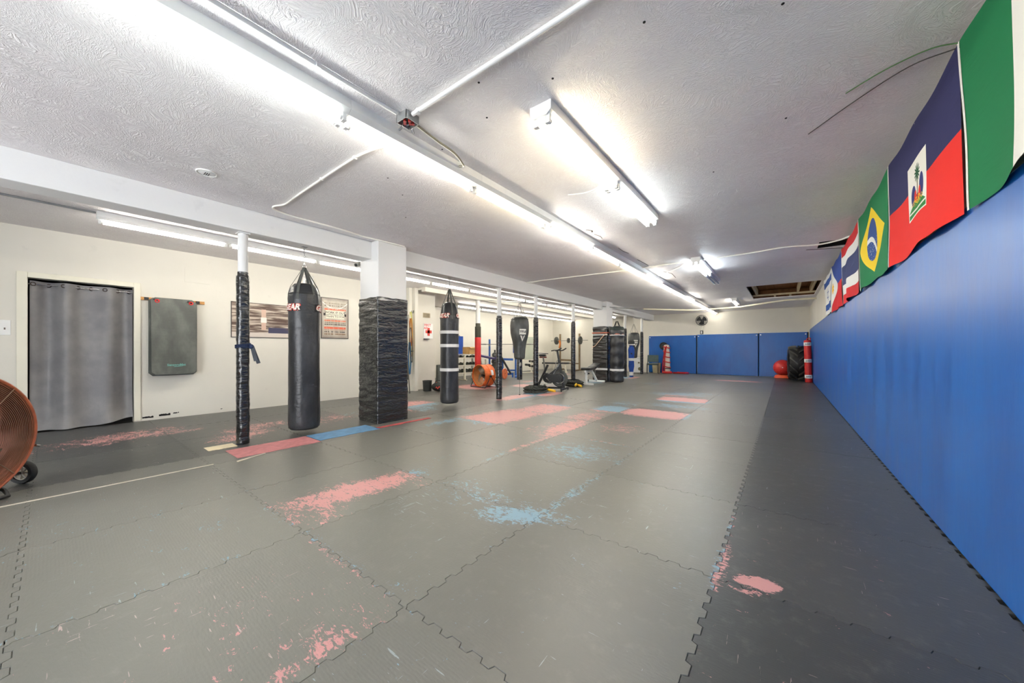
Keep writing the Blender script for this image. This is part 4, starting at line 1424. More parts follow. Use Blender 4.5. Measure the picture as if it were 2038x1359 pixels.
def curtain(u, v):     # u along the door from near (left) to far, v 0 bottom .. 1 top
    y = -0.455 + u * 0.915
    f1 = sin(u * 2 * pi * 2.7 + 2.0) + 0.35 * sin(u * 2 * pi * 3.9 + 0.7) * (0.4 + 0.6 * v)
    d = 1 - v
    x = 0.055 * f1 * (1.0 - 0.25 * d) + 0.03 * (1 - smooth01(u / 0.16)) * -1.2
    x += d * d * (0.13 * sin(pi * min(1, u * 1.05)) + 0.02) + 0.012 * ns(u * 5, v * 3, 3) * d
    z = 0.012 + v * 1.955
    lift = 0.06 * max(0.0, u - 0.6) / 0.4
    z += d * d * lift
    if d > 0.93:       # hem folded onto the floor
        x += (d - 0.93) * 0.9 * (0.6 + 0.4 * sin(u * 9))
        z = max(0.006 + 0.01 * abs(sin(u * 11)), z)
    y += 0.02 * d * ns(u * 4, v * 2, 8)
    return (x, min(0.465, max(-0.465, y)), z)


def smooth01(t):
    t = max(0.0, min(1.0, t))
    return t * t * (3 - 2 * t)


M_curt = NT('grey_curtain_cloth')
_v = M_curt.coord()
M_curt.bump(M_curt.noise(M_curt.scale(_v, (9, 9, 5)), 1.4, 5, 0.6, 0.5) * 1.0 + M_curt.noise(_v, 300, 1) * 0.08, 0.3, 0.02)
M_curt = M_curt.fin(M_curt.mix(M_curt.ramp(M_curt.noise(_v, 3, 4), 0.3, 0.7), lin(116, 115, 118), lin(136, 134, 134)), 0.5, 0, 0.4)
obj('cloth', MB().grid(curtain, 90, 70), M_curt, cu, smooth=True, angle=180)
obj('rod', MB().cyl((0.0, -0.468, 1.925), (0.0, 0.468, 1.925), 0.008), M_chrome, cu, smooth=True)
for k in range(8):
    u = 0.03 + k * 0.94 / 7
    q = curtain(u, 0.975)
    obj('eyelet', MB().ring((q[0] + 0.004, q[1], 1.925), (1, 0.5 * (-1) ** k, 0), 0.022, 0.005, 20, 6), mat('dark_bronze_eyelet', lin(70, 60, 54), 0.4, 0.8), cu, smooth=True)

# wooden rail and hanging exercise mats
rail = thing('hanging_rail', 'short pine rail with pegs screwed to the left wall beside the doorway', 'rail', (XL, 1.20, 1.845))
obj('board', MB().box(0, 0.02, -0.375, 0.385, -0.024, 0.024), M_wood, rail, bevel=0.002)
for y in (-0.23, 0.16):
    obj('peg', MB().cyl((0.02, y, -0.02), (0.145, y, -0.005), 0.010, n=12), M_black_plastic, rail, smooth=True)
for y in (-0.325, 0.27):
    obj('stop_block', MB().box(0.02, 0.034, y, y + 0.05, -0.022, 0.022), M_black_plastic, rail, bevel=0.002)
M_foam = NT('grey_exercise_mat_foam')
_v = M_foam.coord()
_x, _y, _z = M_foam.sep(_v)
_st = M_foam.m('SINE', _z * 330.0)
M_foam.bump(_st * 0.6 + M_foam.noise(_v, 60, 3) * 0.5, 0.35, 0.003)
M_foam = M_foam.fin(M_foam.mix(M_foam.ramp(M_foam.noise(M_foam.scale(_v, (1, 1, 0.5)), 6, 4), 0.35, 0.75), lin(84, 87, 82), lin(110, 113, 106)), 0.45)


def hung_mat(x, t, y0, y1, z0, z1, lean, label, logo=False):
    p = thing('exercise_mat', label, 'exercise mat', (XL + x, (y0 + y1) / 2, z1 - 0.04), 0, 'grey exercise mats hung on the rail')
    w, n = (y1 - y0) / 2, 24
    zt = 0.04
    H = z1 - z0
    r = 0.045
    out = []
    for (cy, cz, a0) in ((w - r, zt - r, 0), (-w + r, zt - r, pi / 2), (-w + r, zt - H + r, pi), (w - r, zt - H + r, 3 * pi / 2)):
        for k in range(7):
            a = a0 + k * pi / 12
            out.append((cy + r * cos(a), cz + r * sin(a)))
    m = len(out)

    def bx(y, z):
        d = (zt - z) / H
        return lean * d + 0.008 * sin(d * 5) + lean * 0.5 * (-y / w) * d
    # rows of quads across so that the sheet can bend
    rows = 26
    vs, fs = [], []
    for side in (0, 1):
        for j in range(rows + 1):
            z = zt - H * j / rows
            half = w
            e = min(zt - z, z - (zt - H))
            if e < r:
                half = w - r + sqrt(max(0, r * r - (r - e) ** 2))
            for i in range(13):
                y = half * (-1 + 2 * i / 12)
                vs.append((bx(y, z) + (t if side else 0), y, z))
    q = (rows + 1) * 13
    for j in range(rows):
        for i in range(12):
            a = j * 13 + i
            fs.append((a, a + 1, a + 14, a + 13))
            fs.append((q + a + 13, q + a + 14, q + a + 1, q + a))
        for i in (0, 12):
            a = j * 13 + i
            fs.append((a, a + 13, q + a + 13, q + a) if i == 0 else (a + 13, a, q + a, q + a + 13))
    for i in range(12):
        fs.append((i + 1, i, q + i, q + i + 1))
        a = rows * 13 + i
        fs.append((a, a + 1, q + a + 1, q + a))
    obj('foam_sheet', MB().add(vs, fs), M_foam, p, smooth=True, angle=50)
    for y in (-0.19, 0.20):
        x_ = bx(y, 0) + t
        e = MB().ring((x_ + 0.001, y, -0.015), (1, 0, 0), 0.021, 0.0085, 24, 8)
        o = obj('eyelet', e, M_red, p, smooth=True)
        obj('hole', MB().cyl((x_ - 0.001, y, -0.015), (x_ + 0.0015, y, -0.015), 0.014, n=16), M_dark, o)
    if logo:
        teal = mat('teal_print', lin(110, 168, 158), 0.6, var=0.03)
        lz = zt - H + 0.145
        obj('printed_logo', mapped(text_geo('SensoryMat', 0.046, 0.0015), lambda x, y: (bx(x, lz + y) + t + 0.003, x + 0.02, lz + y)), teal, p)
        obj('printed_underline', MB().grid(lambda u, v: (bx(0, lz) + t + 0.003, -0.07 + u * 0.16, lz - 0.034 + v * 0.008 + 0.012 * u * u), 8, 1), teal, p)
    return p


hung_mat(0.055, 0.022, 0.915, 1.475, 0.665, 1.862, 0.02, 'rear grey exercise mat hung on the pine rail, only its left edge showing')
hung_mat(0.098, 0.014, 0.935, 1.455, 0.685, 1.868, 0.075, 'front grey exercise mat with red eyelets and a teal logo on the rail', True)

# posters.  The boxing photograph becomes a plain stand-in of the same size and colours.
t, u, v = flag_nt('brown_streaked_print')
st = t.noise(t.comb(u * 1.2, v * 9.0, 0.0), 1.6, 4, 0.6, 0.6)
c = t.mix(t.ramp(st, 0.40, 0.62), lin(92, 72, 62), lin(196, 182, 166))
c = t.mix(v < 0.14, c, lin(206, 196, 186))
c = t.mix(band(t, v, 0.13, 0.30) * band(t, u, 0.60, 1.0) * t.ramp(st, 0.35, 0.5), c, lin(66, 66, 92))
# pale upright punching bag with a white band
gl = band(t, u, 0.48, 0.56) * band(t, v, 0.22, 0.84)
c = t.mix(gl, c, lin(206, 176, 158))
c = t.mix(band(t, u, 0.47, 0.57) * band(t, v, 0.44, 0.60), c, lin(236, 230, 222))
P1 = t.fin(c, 0.35)
po = thing('poster', 'brown streaked landscape poster on the left wall behind the nearest pole', 'poster', (XL + 0.001, 2.42, 1.605))
obj('frame', MB().box(0, 0.014, -0.475, 0.475, -0.318, 0.318), mat('dark_poster_edge', lin(66, 60, 56), 0.5), po)
obj('print', MB().grid(lambda a, b: (0.0146, -0.465 + 0.93 * a, -0.308 + 0.616 * b), 1, 1, uv=True), P1, po)

t, u, v = flag_nt('gym_quote_print')
bgn = t.noise(t.comb(u, v, 0.0), 3.0, 4)
c = t.mix(t.ramp(bgn, 0.3, 0.7), lin(176, 166, 150), lin(204, 196, 180))
edge = ((u - 0.5).abs() * 2.0).max((v - 0.5).abs() * 2.0)
c = t.mix(t.ramp(edge, 0.8, 1.0) * 0.6, c, lin(112, 98, 92))
ly = (v - 0.74) - (u - 0.5) * (u - 0.5) * 0.7
c = t.mix(t.ramp(ly.abs(), 0.02, 0.008) * band(t, u, 0.03, 0.97) * 0.8, c, lin(244, 240, 232))
wd = t.noise(t.comb(u * 46.0, v * 3.0, 0.0), 1.0, 1)
for (a, b, cc, lo) in ((0.86, 0.89, lin(150, 140, 120), 0.45), (0.80, 0.83, lin(110, 100, 88), 0.5), (0.70, 0.745, lin(214, 116, 84), 0.42), (0.655, 0.68, lin(120, 108, 96), 0.5), (0.42, 0.455, lin(214, 116, 84), 0.40), (0.375, 0.40, lin(130, 118, 104), 0.45),
                       (0.325, 0.355, lin(92, 82, 74), 0.47), (0.225, 0.28, lin(218, 104, 74), 0.38), (0.19, 0.21, lin(150, 120, 100), 0.45), (0.14, 0.17, lin(84, 76, 70), 0.45), (0.075, 0.12, lin(138, 116, 96), 0.42)):
    c = t.mix(band(t, v, a, b) * band(t, u, 0.09, 0.91) * (wd > lo), c, cc)
P2 = t.fin(c, 0.3)
po = thing('poster', 'upright gym quotes poster with a barbell on the left wall', 'poster', (XL + 0.001, 3.766, 1.74))
obj('frame', MB().box(0, 0.016, -0.295, 0.295, -0.435, 0.435), mat('dark_poster_edge', (0, 0, 0)), po)
obj('print', MB().grid(lambda a, b: (0.0166, -0.283 + 0.566 * a, -0.423 + 0.846 * b), 1, 1, uv=True), P2, po)
M_print = mat('black_print', lin(52, 46, 44), 0.6, var=0.03)
pn = obj('text_panel', MB().box(0.0166, 0.0172, -0.20, 0.20, -0.005, 0.165), mat('cream_print', lin(232, 226, 206), 0.5, var=0.03), po)
obj('lettering', mapped(text_geo('WORK IT OUT', 0.066, 0.001), lambda x, y: (0.0178, x, y + 0.118)), M_print, pn)
obj('lettering', mapped(text_geo('TRAIN TO FOR', 0.060, 0.0005), lambda x, y: (0.0178, x, y + 0.035)), M_print, pn)
obj('barbell_print', MB().box(0.0172, 0.018, -0.21, 0.21, 0.074, 0.081).box(0.0172, 0.018, -0.245, -0.205, 0.05, 0.105).box(0.0172, 0.018, 0.205, 0.245, 0.05, 0.105), M_print, po)

eb = thing('emergency_light', 'small white box light high on the left wall behind the nearest bag', 'light', (XL, 3.21, 2.40))
obj('box', MB().box(0, 0.05, -0.10, 0.10, -0.02, 0.13), M_white, eb, bevel=0.006)
for y in (-0.06, 0.06):
    obj('lamp_head', MB().cyl((0.05, y, 0.13), (0.075, y, 0.15), 0.035, n=18), M_white, eb, smooth=True)
obj('grille', MB().box(0.05, 0.053, -0.06, 0.06, 0.0, 0.07), mat('grey_grille', lin(150, 148, 140), 0.5), eb)
sw = thing('switch_plate', 'white switch plate on the left wall at the picture edge', 'switch', (XL, -0.345, 1.34))
obj('plate', MB().box(0, 0.008, -0.06, 0.05, -0.09, 0.10), M_white, sw, bevel=0.003)
obj('toggle', MB().box(0.008, 0.018, 0.0, 0.012, -0.02, 0.005), mat('brown_toggle', lin(110, 100, 90), 0.5), sw)

# thin pale strip lying on the mat seam, and a short stick near the pole
tag(obj('seam_strip', MB().bar((-4.225, -0.9, 0.004), (-4.215, 0.93, 0.004), 0.012, 0.006), mat('pale_strip', lin(214, 206, 186), 0.5), origin=(-4.22, 0, 0)), 'long thin pale strip lying along a mat seam in the left foreground', 'strip')
tag(obj('stick', MB().bar((-4.135, 1.09, 0.006), (-4.23, 1.35, 0.006), 0.012, 0.010), mat('pale_strip', (0, 0, 0)), origin=(-4.18, 1.22, 0)), 'short thin stick lying on the mats in front of the nearest pole', 'stick')
# scrap of cream board and tape at the foot of the nearest pole
tag(obj('floor_patch', wavy(-5.0, -4.80, 1.02, 1.27, 0.004), mat('cream_board', lin(226, 212, 180), 0.6, var=0.1), origin=(-4.9, 1.15, 0)), 'cream torn board patch on the floor at the foot of the nearest pole', 'patch')

# ================================================================== CORNER POST, FIRST AID, SMALL GEAR BY THE LEFT WALL
stk = thing('staff', 'long dark wooden staff leaning against the left wall corner', 'staff', (-7.22, 5.33, 0))
obj('shaft', MB().cyl((0, 0, 0.013), (-0.48, 0.20, 1.72), 0.013, 0.012, 12), mat('dark_wood', lin(78, 72, 58), 0.6), stk, smooth=True)
obj('tip', MB().cyl((0, 0, 0.0), (-0.012, 0.005, 0.045), 0.015, 0.014, 12), M_black_plastic, stk, smooth=True)
bp = (-7.475, 5.68)
M_ob = mat('orange_rubber_band', lin(206, 118, 50), 0.6, var=0.12)
M_yb = mat('lime_band', lin(214, 214, 90), 0.6, var=0.1)
M_bb = mat('teal_blue_band', lin(50, 108, 150), 0.6, var=0.15)
M_kb = mat('black_band', lin(54, 56, 54), 0.6, var=0.15)
hk = tag(obj('coat_hook', MB().tube(smooth_path([(0, 0.015, 0.0), (0.0, -0.03, -0.01), (0.0, -0.05, 0.02), (0.0, -0.05, 0.035)], 5), 0.006, 8).box(-0.02, 0.02, 0.0, 0.018, -0.03, 0.04), M_steel), 'steel hook holding resistance bands on the white corner post', 'hook')
hk.location = (bp[0] - 0.08, bp[1], 2.03)


def band_loop(dx, dy, z0, z1, w, t, m, label, sway=0.02, name='resistance_band'):
    """a doubled flat band hung over the hook"""
    L = []
    n = 14
    for k in range(n + 1):
        q = k / n
        L.append((dx - 0.6 * w * sin(pi * q) - w * 0.25 + sway * q * q, dy, z0 + (z1 - z0) * q))
    Rr = []
    for k in range(n, -1, -1):
        q = k / n
        Rr.append((dx + 0.6 * w * sin(pi * q) + w * 0.25 + sway * q * q, dy - 0.004, z0 + (z1 - z0) * q))
    mb = MB()
    path = L + Rr
    for a, b in zip(path, path[1:]):
        if (Vector(a) - Vector(b)).length > 1e-4:
            mb.bar(a, b, t, 0.004, (0, 1, 0))
    o = obj(name, mb, m)
    o.location = (bp[0] - 0.08, bp[1] - 0.052, 0)
    return tag(o, label, 'exercise band', 'bands hanging on the corner post')


band_loop(-0.02, -0.004, 2.03, 0.62, 0.10, 0.028, M_yb, 'lime yellow resistance band hanging on the corner post hook', -0.07)
band_loop(0.0, -0.02, 1.86, 1.15, 0.07, 0.05, M_ob, 'thick orange resistance band hanging on the corner post', -0.01)
band_loop(0.03, -0.036, 1.84, 0.90, 0.06, 0.028, mat('amber_rubber_band', lin(196, 140, 60), 0.6), 'thinner amber resistance band hanging on the corner post', 0.03)
band_loop(0.0, -0.052, 1.25, 0.45, 0.06, 0.05, M_bb, 'blue resistance band hanging lowest on the corner post', 0.0)
band_loop(0.06, -0.068, 1.62, 0.75, 0.07, 0.022, M_kb, 'black suspension strap hanging on the right side of the corner post', 0.05)
jr = MB()
for (a, b) in (((-0.10, 0.95), (-0.10, 0.72)), ((-0.02, 0.62), (-0.02, 0.30)), ((0.12, 1.02), (0.20, 1.03))):
    jr.cyl((a[0], 0, a[1]), (b[0], 0, b[1]), 0.014, n=10)
jr.tube(smooth_path([(-0.10, 0, 0.95), (-0.05, 0.01, 1.5), (0.0, 0.0, 1.95), (0.05, 0.01, 1.4), (-0.02, 0, 0.62)], 6), 0.004, 6)
o = tag(obj('jump_rope', jr, M_kb, smooth=True), 'black handled jump rope hanging among the bands on the post', 'jump rope')
o.location = (bp[0] - 0.08, bp[1] - 0.15, 0)

fa = thing('first_aid_sign', 'white first aid sign with a red cross on the left wall', 'sign', (XL, 6.31, 1.57))
obj('panel', MB().box(0, 0.012, -0.16, 0.155, -0.205, 0.205), M_white, fa, bevel=0.003)
M_cross = mat('red_print', lin(222, 74, 62), 0.6, var=0.04)
obj('cross', MB().box(0.012, 0.0135, -0.035, 0.045, -0.13, 0.09).box(0.012, 0.0135, -0.10, 0.11, -0.06, 0.02), M_cross, fa)
obj('lettering', mapped(text_geo('FIRST', 0.095, 0.002), lambda x, y: (0.0142, x - 0.03, y + 0.155)), M_cross, fa)
obj('lettering', mapped(text_geo('AID', 0.085, 0.002), lambda x, y: (0.0142, x - 0.085, y + 0.075)), M_cross, fa)
obj('shelf_lip', MB().box(0, 0.06, -0.16, 0.0, -0.225, -0.21), M_black_plastic, fa)
gr = thing('wall_vent', 'small tan louvred vent on the wall above the first aid sign', 'vent', (XL, 6.25, 1.995))
obj('frame', MB().box(0, 0.012, -0.12, 0.12, -0.065, 0.065), mat('tan_vent', lin(190, 178, 150), 0.5), gr, bevel=0.002)
for k in range(9):
    obj('louvre', MB().box(0.012, 0.02, -0.105 + k * 0.025, -0.095 + k * 0.025, -0.055, 0.055), mat('vent_louvre', lin(132, 122, 100), 0.5), gr)
wb = tag(obj('waste_bin', MB().lathe([(0.10, 0.0), (0.105, 0.006), (0.118, 0.25), (0.122, 0.255), (0.122, 0.27), (0.112, 0.27), (0.10, 0.02)], 26, fn=lambda a, z, q: q * (1 + 0.012 * sin(a * 26))), mat('dark_grey_bin', lin(62, 64, 62), 0.5, var=0.12), smooth=True), 'small dark grey ribbed bin on the floor below the bands', 'bin')
wb.location = (-7.30, 5.93, 0)
gb = thing('gym_bag', 'black gym bag with red print beside the dark bin on the floor', 'bag', (-7.02, 6.06, 0), radians(40))
obj('body', MB().sphere((0, 0, 0.115), 0.12, 14, (1.5, 1.0, 0.95)), mat('black_nylon', lin(40, 42, 40), 0.7, var=0.2, bs=0.5, bscale=12, bd=0.02), gb, smooth=True)
obj('print', MB().add([(x * 0.7, -0.125 * sqrt(1 - (x / 0.19) ** 2), 0.105 + y) for x, y in ((-0.1, -0.02), (-0.04, 0.035), (0.0, -0.01), (0.05, 0.04), (0.1, 0.0), (0.05, 0.0), (0.0, -0.045), (-0.04, -0.005))], [(0, 1, 7), (1, 2, 6, 7), (2, 3, 5, 6), (3, 4, 5)]), M_cross, gb)
obj('handle', MB().tube(smooth_path([(-0.09, 0, 0.21), (-0.05, 0.01, 0.27), (0.05, 0.01, 0.27), (0.09, 0, 0.21)], 5), 0.009, 8), mat('black_nylon', (0, 0, 0)), gb, smooth=True)
cone = tag(obj('sports_cone', MB().lathe([(0.075, 0.0), (0.075, 0.008), (0.05, 0.012), (0.012, 0.20), (0.008, 0.20)], 20), mat('red_orange_cone', lin(222, 84, 52), 0.5), smooth=True), 'small red orange cone behind the gym bag', 'cone')
cone.location = (-7.36, 6.28, 0)
gc = tag(obj('rolled_towel', MB().cyl((-0.13, 0, 0.06), (0.13, 0, 0.06), 0.06, n=20), mat('green_towel', lin(70, 120, 88), 0.9, var=0.2, bs=0.4), smooth=True), 'rolled green towel on the floor behind the gym bag', 'towel')
gc.location = (-7.08, 6.42, 0)
gc.rotation_euler = (0, 0, 0.7)
bmat = tag(obj('rolled_mat', MB().lathe([(0.09, 0), (0.10, 0.01), (0.10, 0.62), (0.085, 0.63), (0.02, 0.61)], 22), M_foam, smooth=True), 'dark rolled mat standing on end past the first aid wall', 'exercise mat')
bmat.location = (-7.80, 6.78, 0)

# ================================================================== RED POLE AND WEIGHTS AREA
rp = thing('support_pole', 'bright red padded pole at the edge of the weights area', 'pole', (-7.22, 7.75, 0))
obj('steel_pipe', MB().lathe([(0.065, 0), (0.065, 2.545)], 24), M_beam, rp, smooth=True)
obj('red_pad', MB().lathe([(0.088, 0.0), (0.092, 0.01), (0.092, 1.42), (0.088, 1.425)], 28), M_red, rp, smooth=True)
obj('black_pad', MB().lathe([(0.086, 1.425), (0.09, 1.43), (0.09, 1.74), (0.07, 1.745), (0.07, 1.84), (0.066, 1.842)], 26, fn=lambda a, z, q: q * (1 + 0.02 * ns(cos(a) * 2, sin(a) * 2, z * 18))), mat('olive_black_wrap', lin(74, 74, 62), 0.5, var=0.2), rp, smooth=True)
obj('base_plate', MB().box(-0.14, 0.14, -0.14, 0.14, 0, 0.012), M_red, rp, bevel=0.002)

# dumbbell rack, parallel to the back wall, with dumbbells on three shelves
M_rackw = mat('cream_enamel', lin(228, 222, 204), 0.45, var=0.05)
rk = thing('dumbbell_rack', 'cream three-shelf dumbbell rack at the back of the weights area', 'rack', (-9.0, 8.95, 0), 0)
for (px, py) in ((0.22, -0.85), (0.22, -0.20), (0.22, 0.62), (-0.2, -0.85), (-0.2, 0.62)):
    obj('upright', MB().box(px - 0.03, px + 0.03, py - 0.03, py + 0.03, 0, 0.885), M_rackw, rk, bevel=0.004)
SH = (0.24, 0.50, 0.76)
for z in SH:
    obj('shelf', MB().box(-0.2, 0.22, -0.85, 0.62, z - 0.012, z).box(0.215, 0.235, -0.85, 0.62, z - 0.01, z + 0.03), M_rackw, rk, bevel=0.002)
obj('top_shelf', MB().box(-0.24, 0.26, -0.89, 0.80, 0.885, 0.90), M_rackw, rk, bevel=0.002)
obj('foot', MB().box(-0.3, 0.32, -0.20 - 0.03, -0.20 + 0.03, 0, 0.03), M_rackw, rk)


def dumbbell(r, L):
    mb = MB().cyl((-L / 2, 0, 0), (L / 2, 0, 0), 0.014, n=10)
    for s in (-1, 1):
        x0, x1 = s * L * 0.24, s * L * 0.5
        mb.cyl((x0, 0, 0), (x1, 0, 0), r, r, 6)
        mb.cyl((x1, 0, 0), (x1 + s * 0.012, 0, 0), r * 0.6, r * 0.5, 6)
    return mb


db0 = None
nm = ['left', 'second', 'third', 'fourth', 'fifth', 'sixth', 'seventh', 'eighth', 'ninth']
for si, z in enumerate(SH):
    r = (0.075, 0.062, 0.05)[si]
    me = dumbbell(r, 0.26 - 0.03 * si).mesh('dumbbell')
    me.materials.append(mat('grey_hex_iron', lin(82, 86, 78), 0.45, 0.3, var=0.25, vs=20))
    cnt = (8, 9, 9)[si]
    for k in range(cnt):
        o = bpy.data.objects.new('dumbbell', me)
        COL.objects.link(o)
        o.location = (-8.98, 8.95 - 0.75 + k * 1.30 / (cnt - 1), z + r * 0.866 + 0.001)
        tag(o, '%s hex dumbbell from the left on the %s shelf of the cream rack' % (nm[k].replace('left', 'first'), ('bottom', 'middle', 'top')[si]), 'dumbbell', 'dumbbells on the cream rack')
cbx = thing('cardboard_box', 'open brown cardboard box standing on top of the dumbbell rack', 'box', (-9.02, 9.28, 0.882))
sh = MB().box(-0.16, 0.16, -0.22, 0.22, 0.02, 0.03)
for (a, b, c_, d) in ((-0.17, -0.16, -0.22, 0.22), (0.16, 0.17, -0.22, 0.22), (-0.16, 0.16, -0.23, -0.22), (-0.16, 0.16, 0.22, 0.23)):
    sh.box(a, b, c_, d, 0.02, 0.27)
M_card = mat('brown_cardboard', lin(196, 156, 100), 0.8, var=0.1)
obj('carton', sh, M_card, cbx)
obj('flap', MB().bar((0.17, -0.22, 0.27), (0.17, 0.22, 0.27), 0.004, 0.004).add([(0.17, -0.22, 0.27), (0.17, 0.22, 0.27), (0.23, 0.2, 0.22), (0.23, -0.2, 0.22)], [(0, 1, 2, 3)]), M_card, cbx)
bl = thing('folded_mat', 'tall narrow blue mat hung on the back wall behind the dumbbells', 'exercise mat', (XA, 9.93, 0.83))
obj('sheet', MB().box(0.01, 0.05, -0.22, 0.16, 0, 0.76), M_bluefab, bl, bevel=0.012)
obj('hook', MB().box(0.0, 0.03, -0.05, 0.0, 0.76, 0.80), M_steel, bl)

# preacher curl bench (purple pads)
M_purple = mat('purple_vinyl', lin(70, 60, 112), 0.45, var=0.15)
pb = thing('curl_bench', 'white framed curl bench with purple pads behind the orange fan', 'bench', (-8.35, 9.35, 0), radians(38))
obj('frame', MB().bar((0, 0, 0.03), (0, 0, 0.72), 0.06, 0.06).bar((-0.35, 0, 0.03), (0.45, 0, 0.03), 0.06, 0.05).bar((-0.35, -0.25, 0.03), (-0.35, 0.25, 0.03), 0.05, 0.05).bar((0.45, -0.2, 0.03), (0.45, 0.2, 0.03), 0.05, 0.05), M_rackw, pb)
obj('arm_pad', MB().bar((-0.22, 0, 0.86), (0.32, 0, 0.74), 0.5, 0.07), M_purple, pb, bevel=0.025)
obj('roller', MB().cyl((0.40, -0.2, 0.76), (0.40, 0.2, 0.76), 0.065, n=18), M_purple, pb, smooth=True)
obj('roller', MB().cyl((0.45, -0.22, 0.16), (0.45, 0.22, 0.16), 0.055, n=18), M_purple, pb, smooth=True)
mb_ = tag(obj('medicine_ball', MB().sphere((0, 0, 0.12), 0.12, 16), mat('purple_ball_rubber', lin(74, 66, 104), 0.5), smooth=True), 'purple medicine ball on top of the rack beside the cardboard box', 'ball')
mb_.location = (-8.98, 9.63, 0.902)

# incline bench press station, blue frame
ang = radians(37.5)
bs = thing('bench_press', 'blue framed incline bench press station with a long bar racked', 'bench', (-8.62, 10.62, 0), ang)
# local x = across the view (bar direction), local -y = toward the camera
for x in (-0.50, 0.52):
    obj('upright', MB().box(x - 0.035, x + 0.035, 0.15, 0.22, 0, 1.46), M_bluemetal, bs, bevel=0.004)
    obj('bar_hook', MB().bar((x, 0.18, 1.20), (x, 0.05, 1.20), 0.05, 0.02).bar((x, 0.06, 1.20), (x, 0.05, 1.28), 0.05, 0.02), M_steel, bs)
    obj('foot', MB().box(x - 0.04, x + 0.04, -0.35, 0.45, 0, 0.06), M_bluemetal, bs, bevel=0.004)
obj('cross_beam', MB().bar((-0.5, 0.185, 0.25), (0.52, 0.185, 0.25), 0.06, 0.06), M_bluemetal, bs)
obj('leg', MB().box(-0.05, 0.05, -0.14, -0.04, 0, 0.66), M_bluemetal, bs, bevel=0.004)
obj('seat_beam', MB().bar((-0.30, -0.09, 0.70), (0.42, -0.09, 0.68), 0.07, 0.08), M_bluemetal, bs, bevel=0.004)
obj('brace', MB().bar((0.0, -0.09, 0.10), (0.42, -0.09, 0.14), 0.07, 0.07).bar((0.40, -0.09, 0.0), (0.40, -0.09, 0.17), 0.06, 0.06), M_bluemetal, bs)
obj('back_pad', MB().bar((-0.12, -0.09, 0.93), (0.33, -0.09, 0.14), 0.26, 0.07), M_black_plastic, bs, bevel=0.02)
bb = thing('barbell', 'long empty steel barbell racked on the blue bench press', 'barbell', (-8.62, 10.62, 0), ang)
obj('bar', MB().cyl((-0.95, 0.075, 1.265), (1.3, 0.075, 1.265), 0.014, n=12), M_steel, bb, smooth=True)
for (a, b) in ((-1.0, -0.62), (0.95, 1.35)):
    obj('sleeve', MB().cyl((a, 0.075, 1.265), (b, 0.075, 1.265), 0.025, n=14), M_steel, bb, smooth=True)


def plate(R, t, m, loc, rot, label, group):
    o = obj('weight_plate', MB().lathe([(0.026, -t / 2), (R * 0.35, -t / 2), (R * 0.42, -t * 0.2), (R * 0.82, -t * 0.2), (R * 0.86, -t / 2), (R * 0.98, -t / 2), (R, -t * 0.3), (R, t * 0.3), (R * 0.98, t / 2), (R * 0.86, t / 2), (R * 0.82, t * 0.2), (R * 0.42, t * 0.2), (R * 0.35, t / 2), (0.026, t / 2), (0.026, -t / 2)], 30, close=False), m, smooth=True)
    o.location = loc
    o.rotation_euler = rot
    return tag(o, label, 'weight plate', group)


tr = thing('plate_tree', 'steel plate tree behind the second wrapped pole', 'rack', (-8.45, 9.98, 0), radians(-52))
obj('post', MB().box(-0.03, 0.03, -0.03, 0.03, 0, 1.05), M_black_metal, tr)
obj('base', MB().box(-0.2, 0.2, -0.03, 0.03, 0, 0.05).box(-0.03, 0.03, -0.2, 0.2, 0, 0.05), M_black_metal, tr)
for z in (0.35, 0.62, 0.86):
    obj('peg', MB().cyl((0.03, 0, z), (0.24, 0, z), 0.02, n=12), M_steel, tr)
ca, sa = cos(radians(-52)), sin(radians(-52))
for (z, R_, lab, m_) in ((0.35, 0.20, 'largest grey plate on the lowest peg of the plate tree', M_iron), (0.62, 0.12, 'grey plate on the middle peg of the plate tree', M_iron), (0.86, 0.10, 'small grey plate on the top peg of the plate tree', M_iron)):
    plate(R_, 0.045, m_, (-8.45 + 0.16 * ca, 9.98 + 0.16 * sa, z), (0, pi / 2, radians(-52)), lab, 'plates on the plate tree')
plate(0.19, 0.05, mat('orange_rubber_plate', lin(206, 110, 66), 0.5), (-8.02, 10.02, 0.19), (0, pi / 2, radians(10)), 'orange bumper plate standing on edge by the blue bench', 'loose plates')

# squat stand and barbell at the far end of the weights area
ss = thing('squat_stand', 'pair of rusty squat stand posts before the far wall', 'rack', (-8.71, 16.2, 0))
M_rust = mat('brown_steel', lin(132, 112, 84), 0.5, 0.4, var=0.2)
for x in (-0.55, 0.55):
    obj('post', MB().box(x - 0.035, x + 0.035, -0.035, 0.035, 0, 1.86), M_rust, ss, bevel=0.003)
    obj('foot', MB().box(x - 0.04, x + 0.04, -0.45, 0.35, 0, 0.06), M_rust, ss, bevel=0.003)
    obj('bar_hook', MB().bar((x, -0.035, 1.48), (x, -0.12, 1.48), 0.05, 0.02).bar((x, -0.12, 1.48), (x, -0.125, 1.54), 0.05, 0.015), M_steel, ss)
obj('cross_bar', MB().bar((-0.55, 0, 0.35), (0.55, 0, 0.35), 0.05, 0.06).bar((-0.55, 0.02, 0.52), (0.3, 0.02, 0.50), 0.06, 0.09), M_rust, ss)
b2 = thing('barbell', 'barbell with grey plates resting on the squat stand', 'barbell', (-8.71, 16.11, 1.515))
obj('bar', MB().cyl((-1.05, 0, 0), (1.05, 0, 0), 0.014, n=12), M_steel, b2, smooth=True)
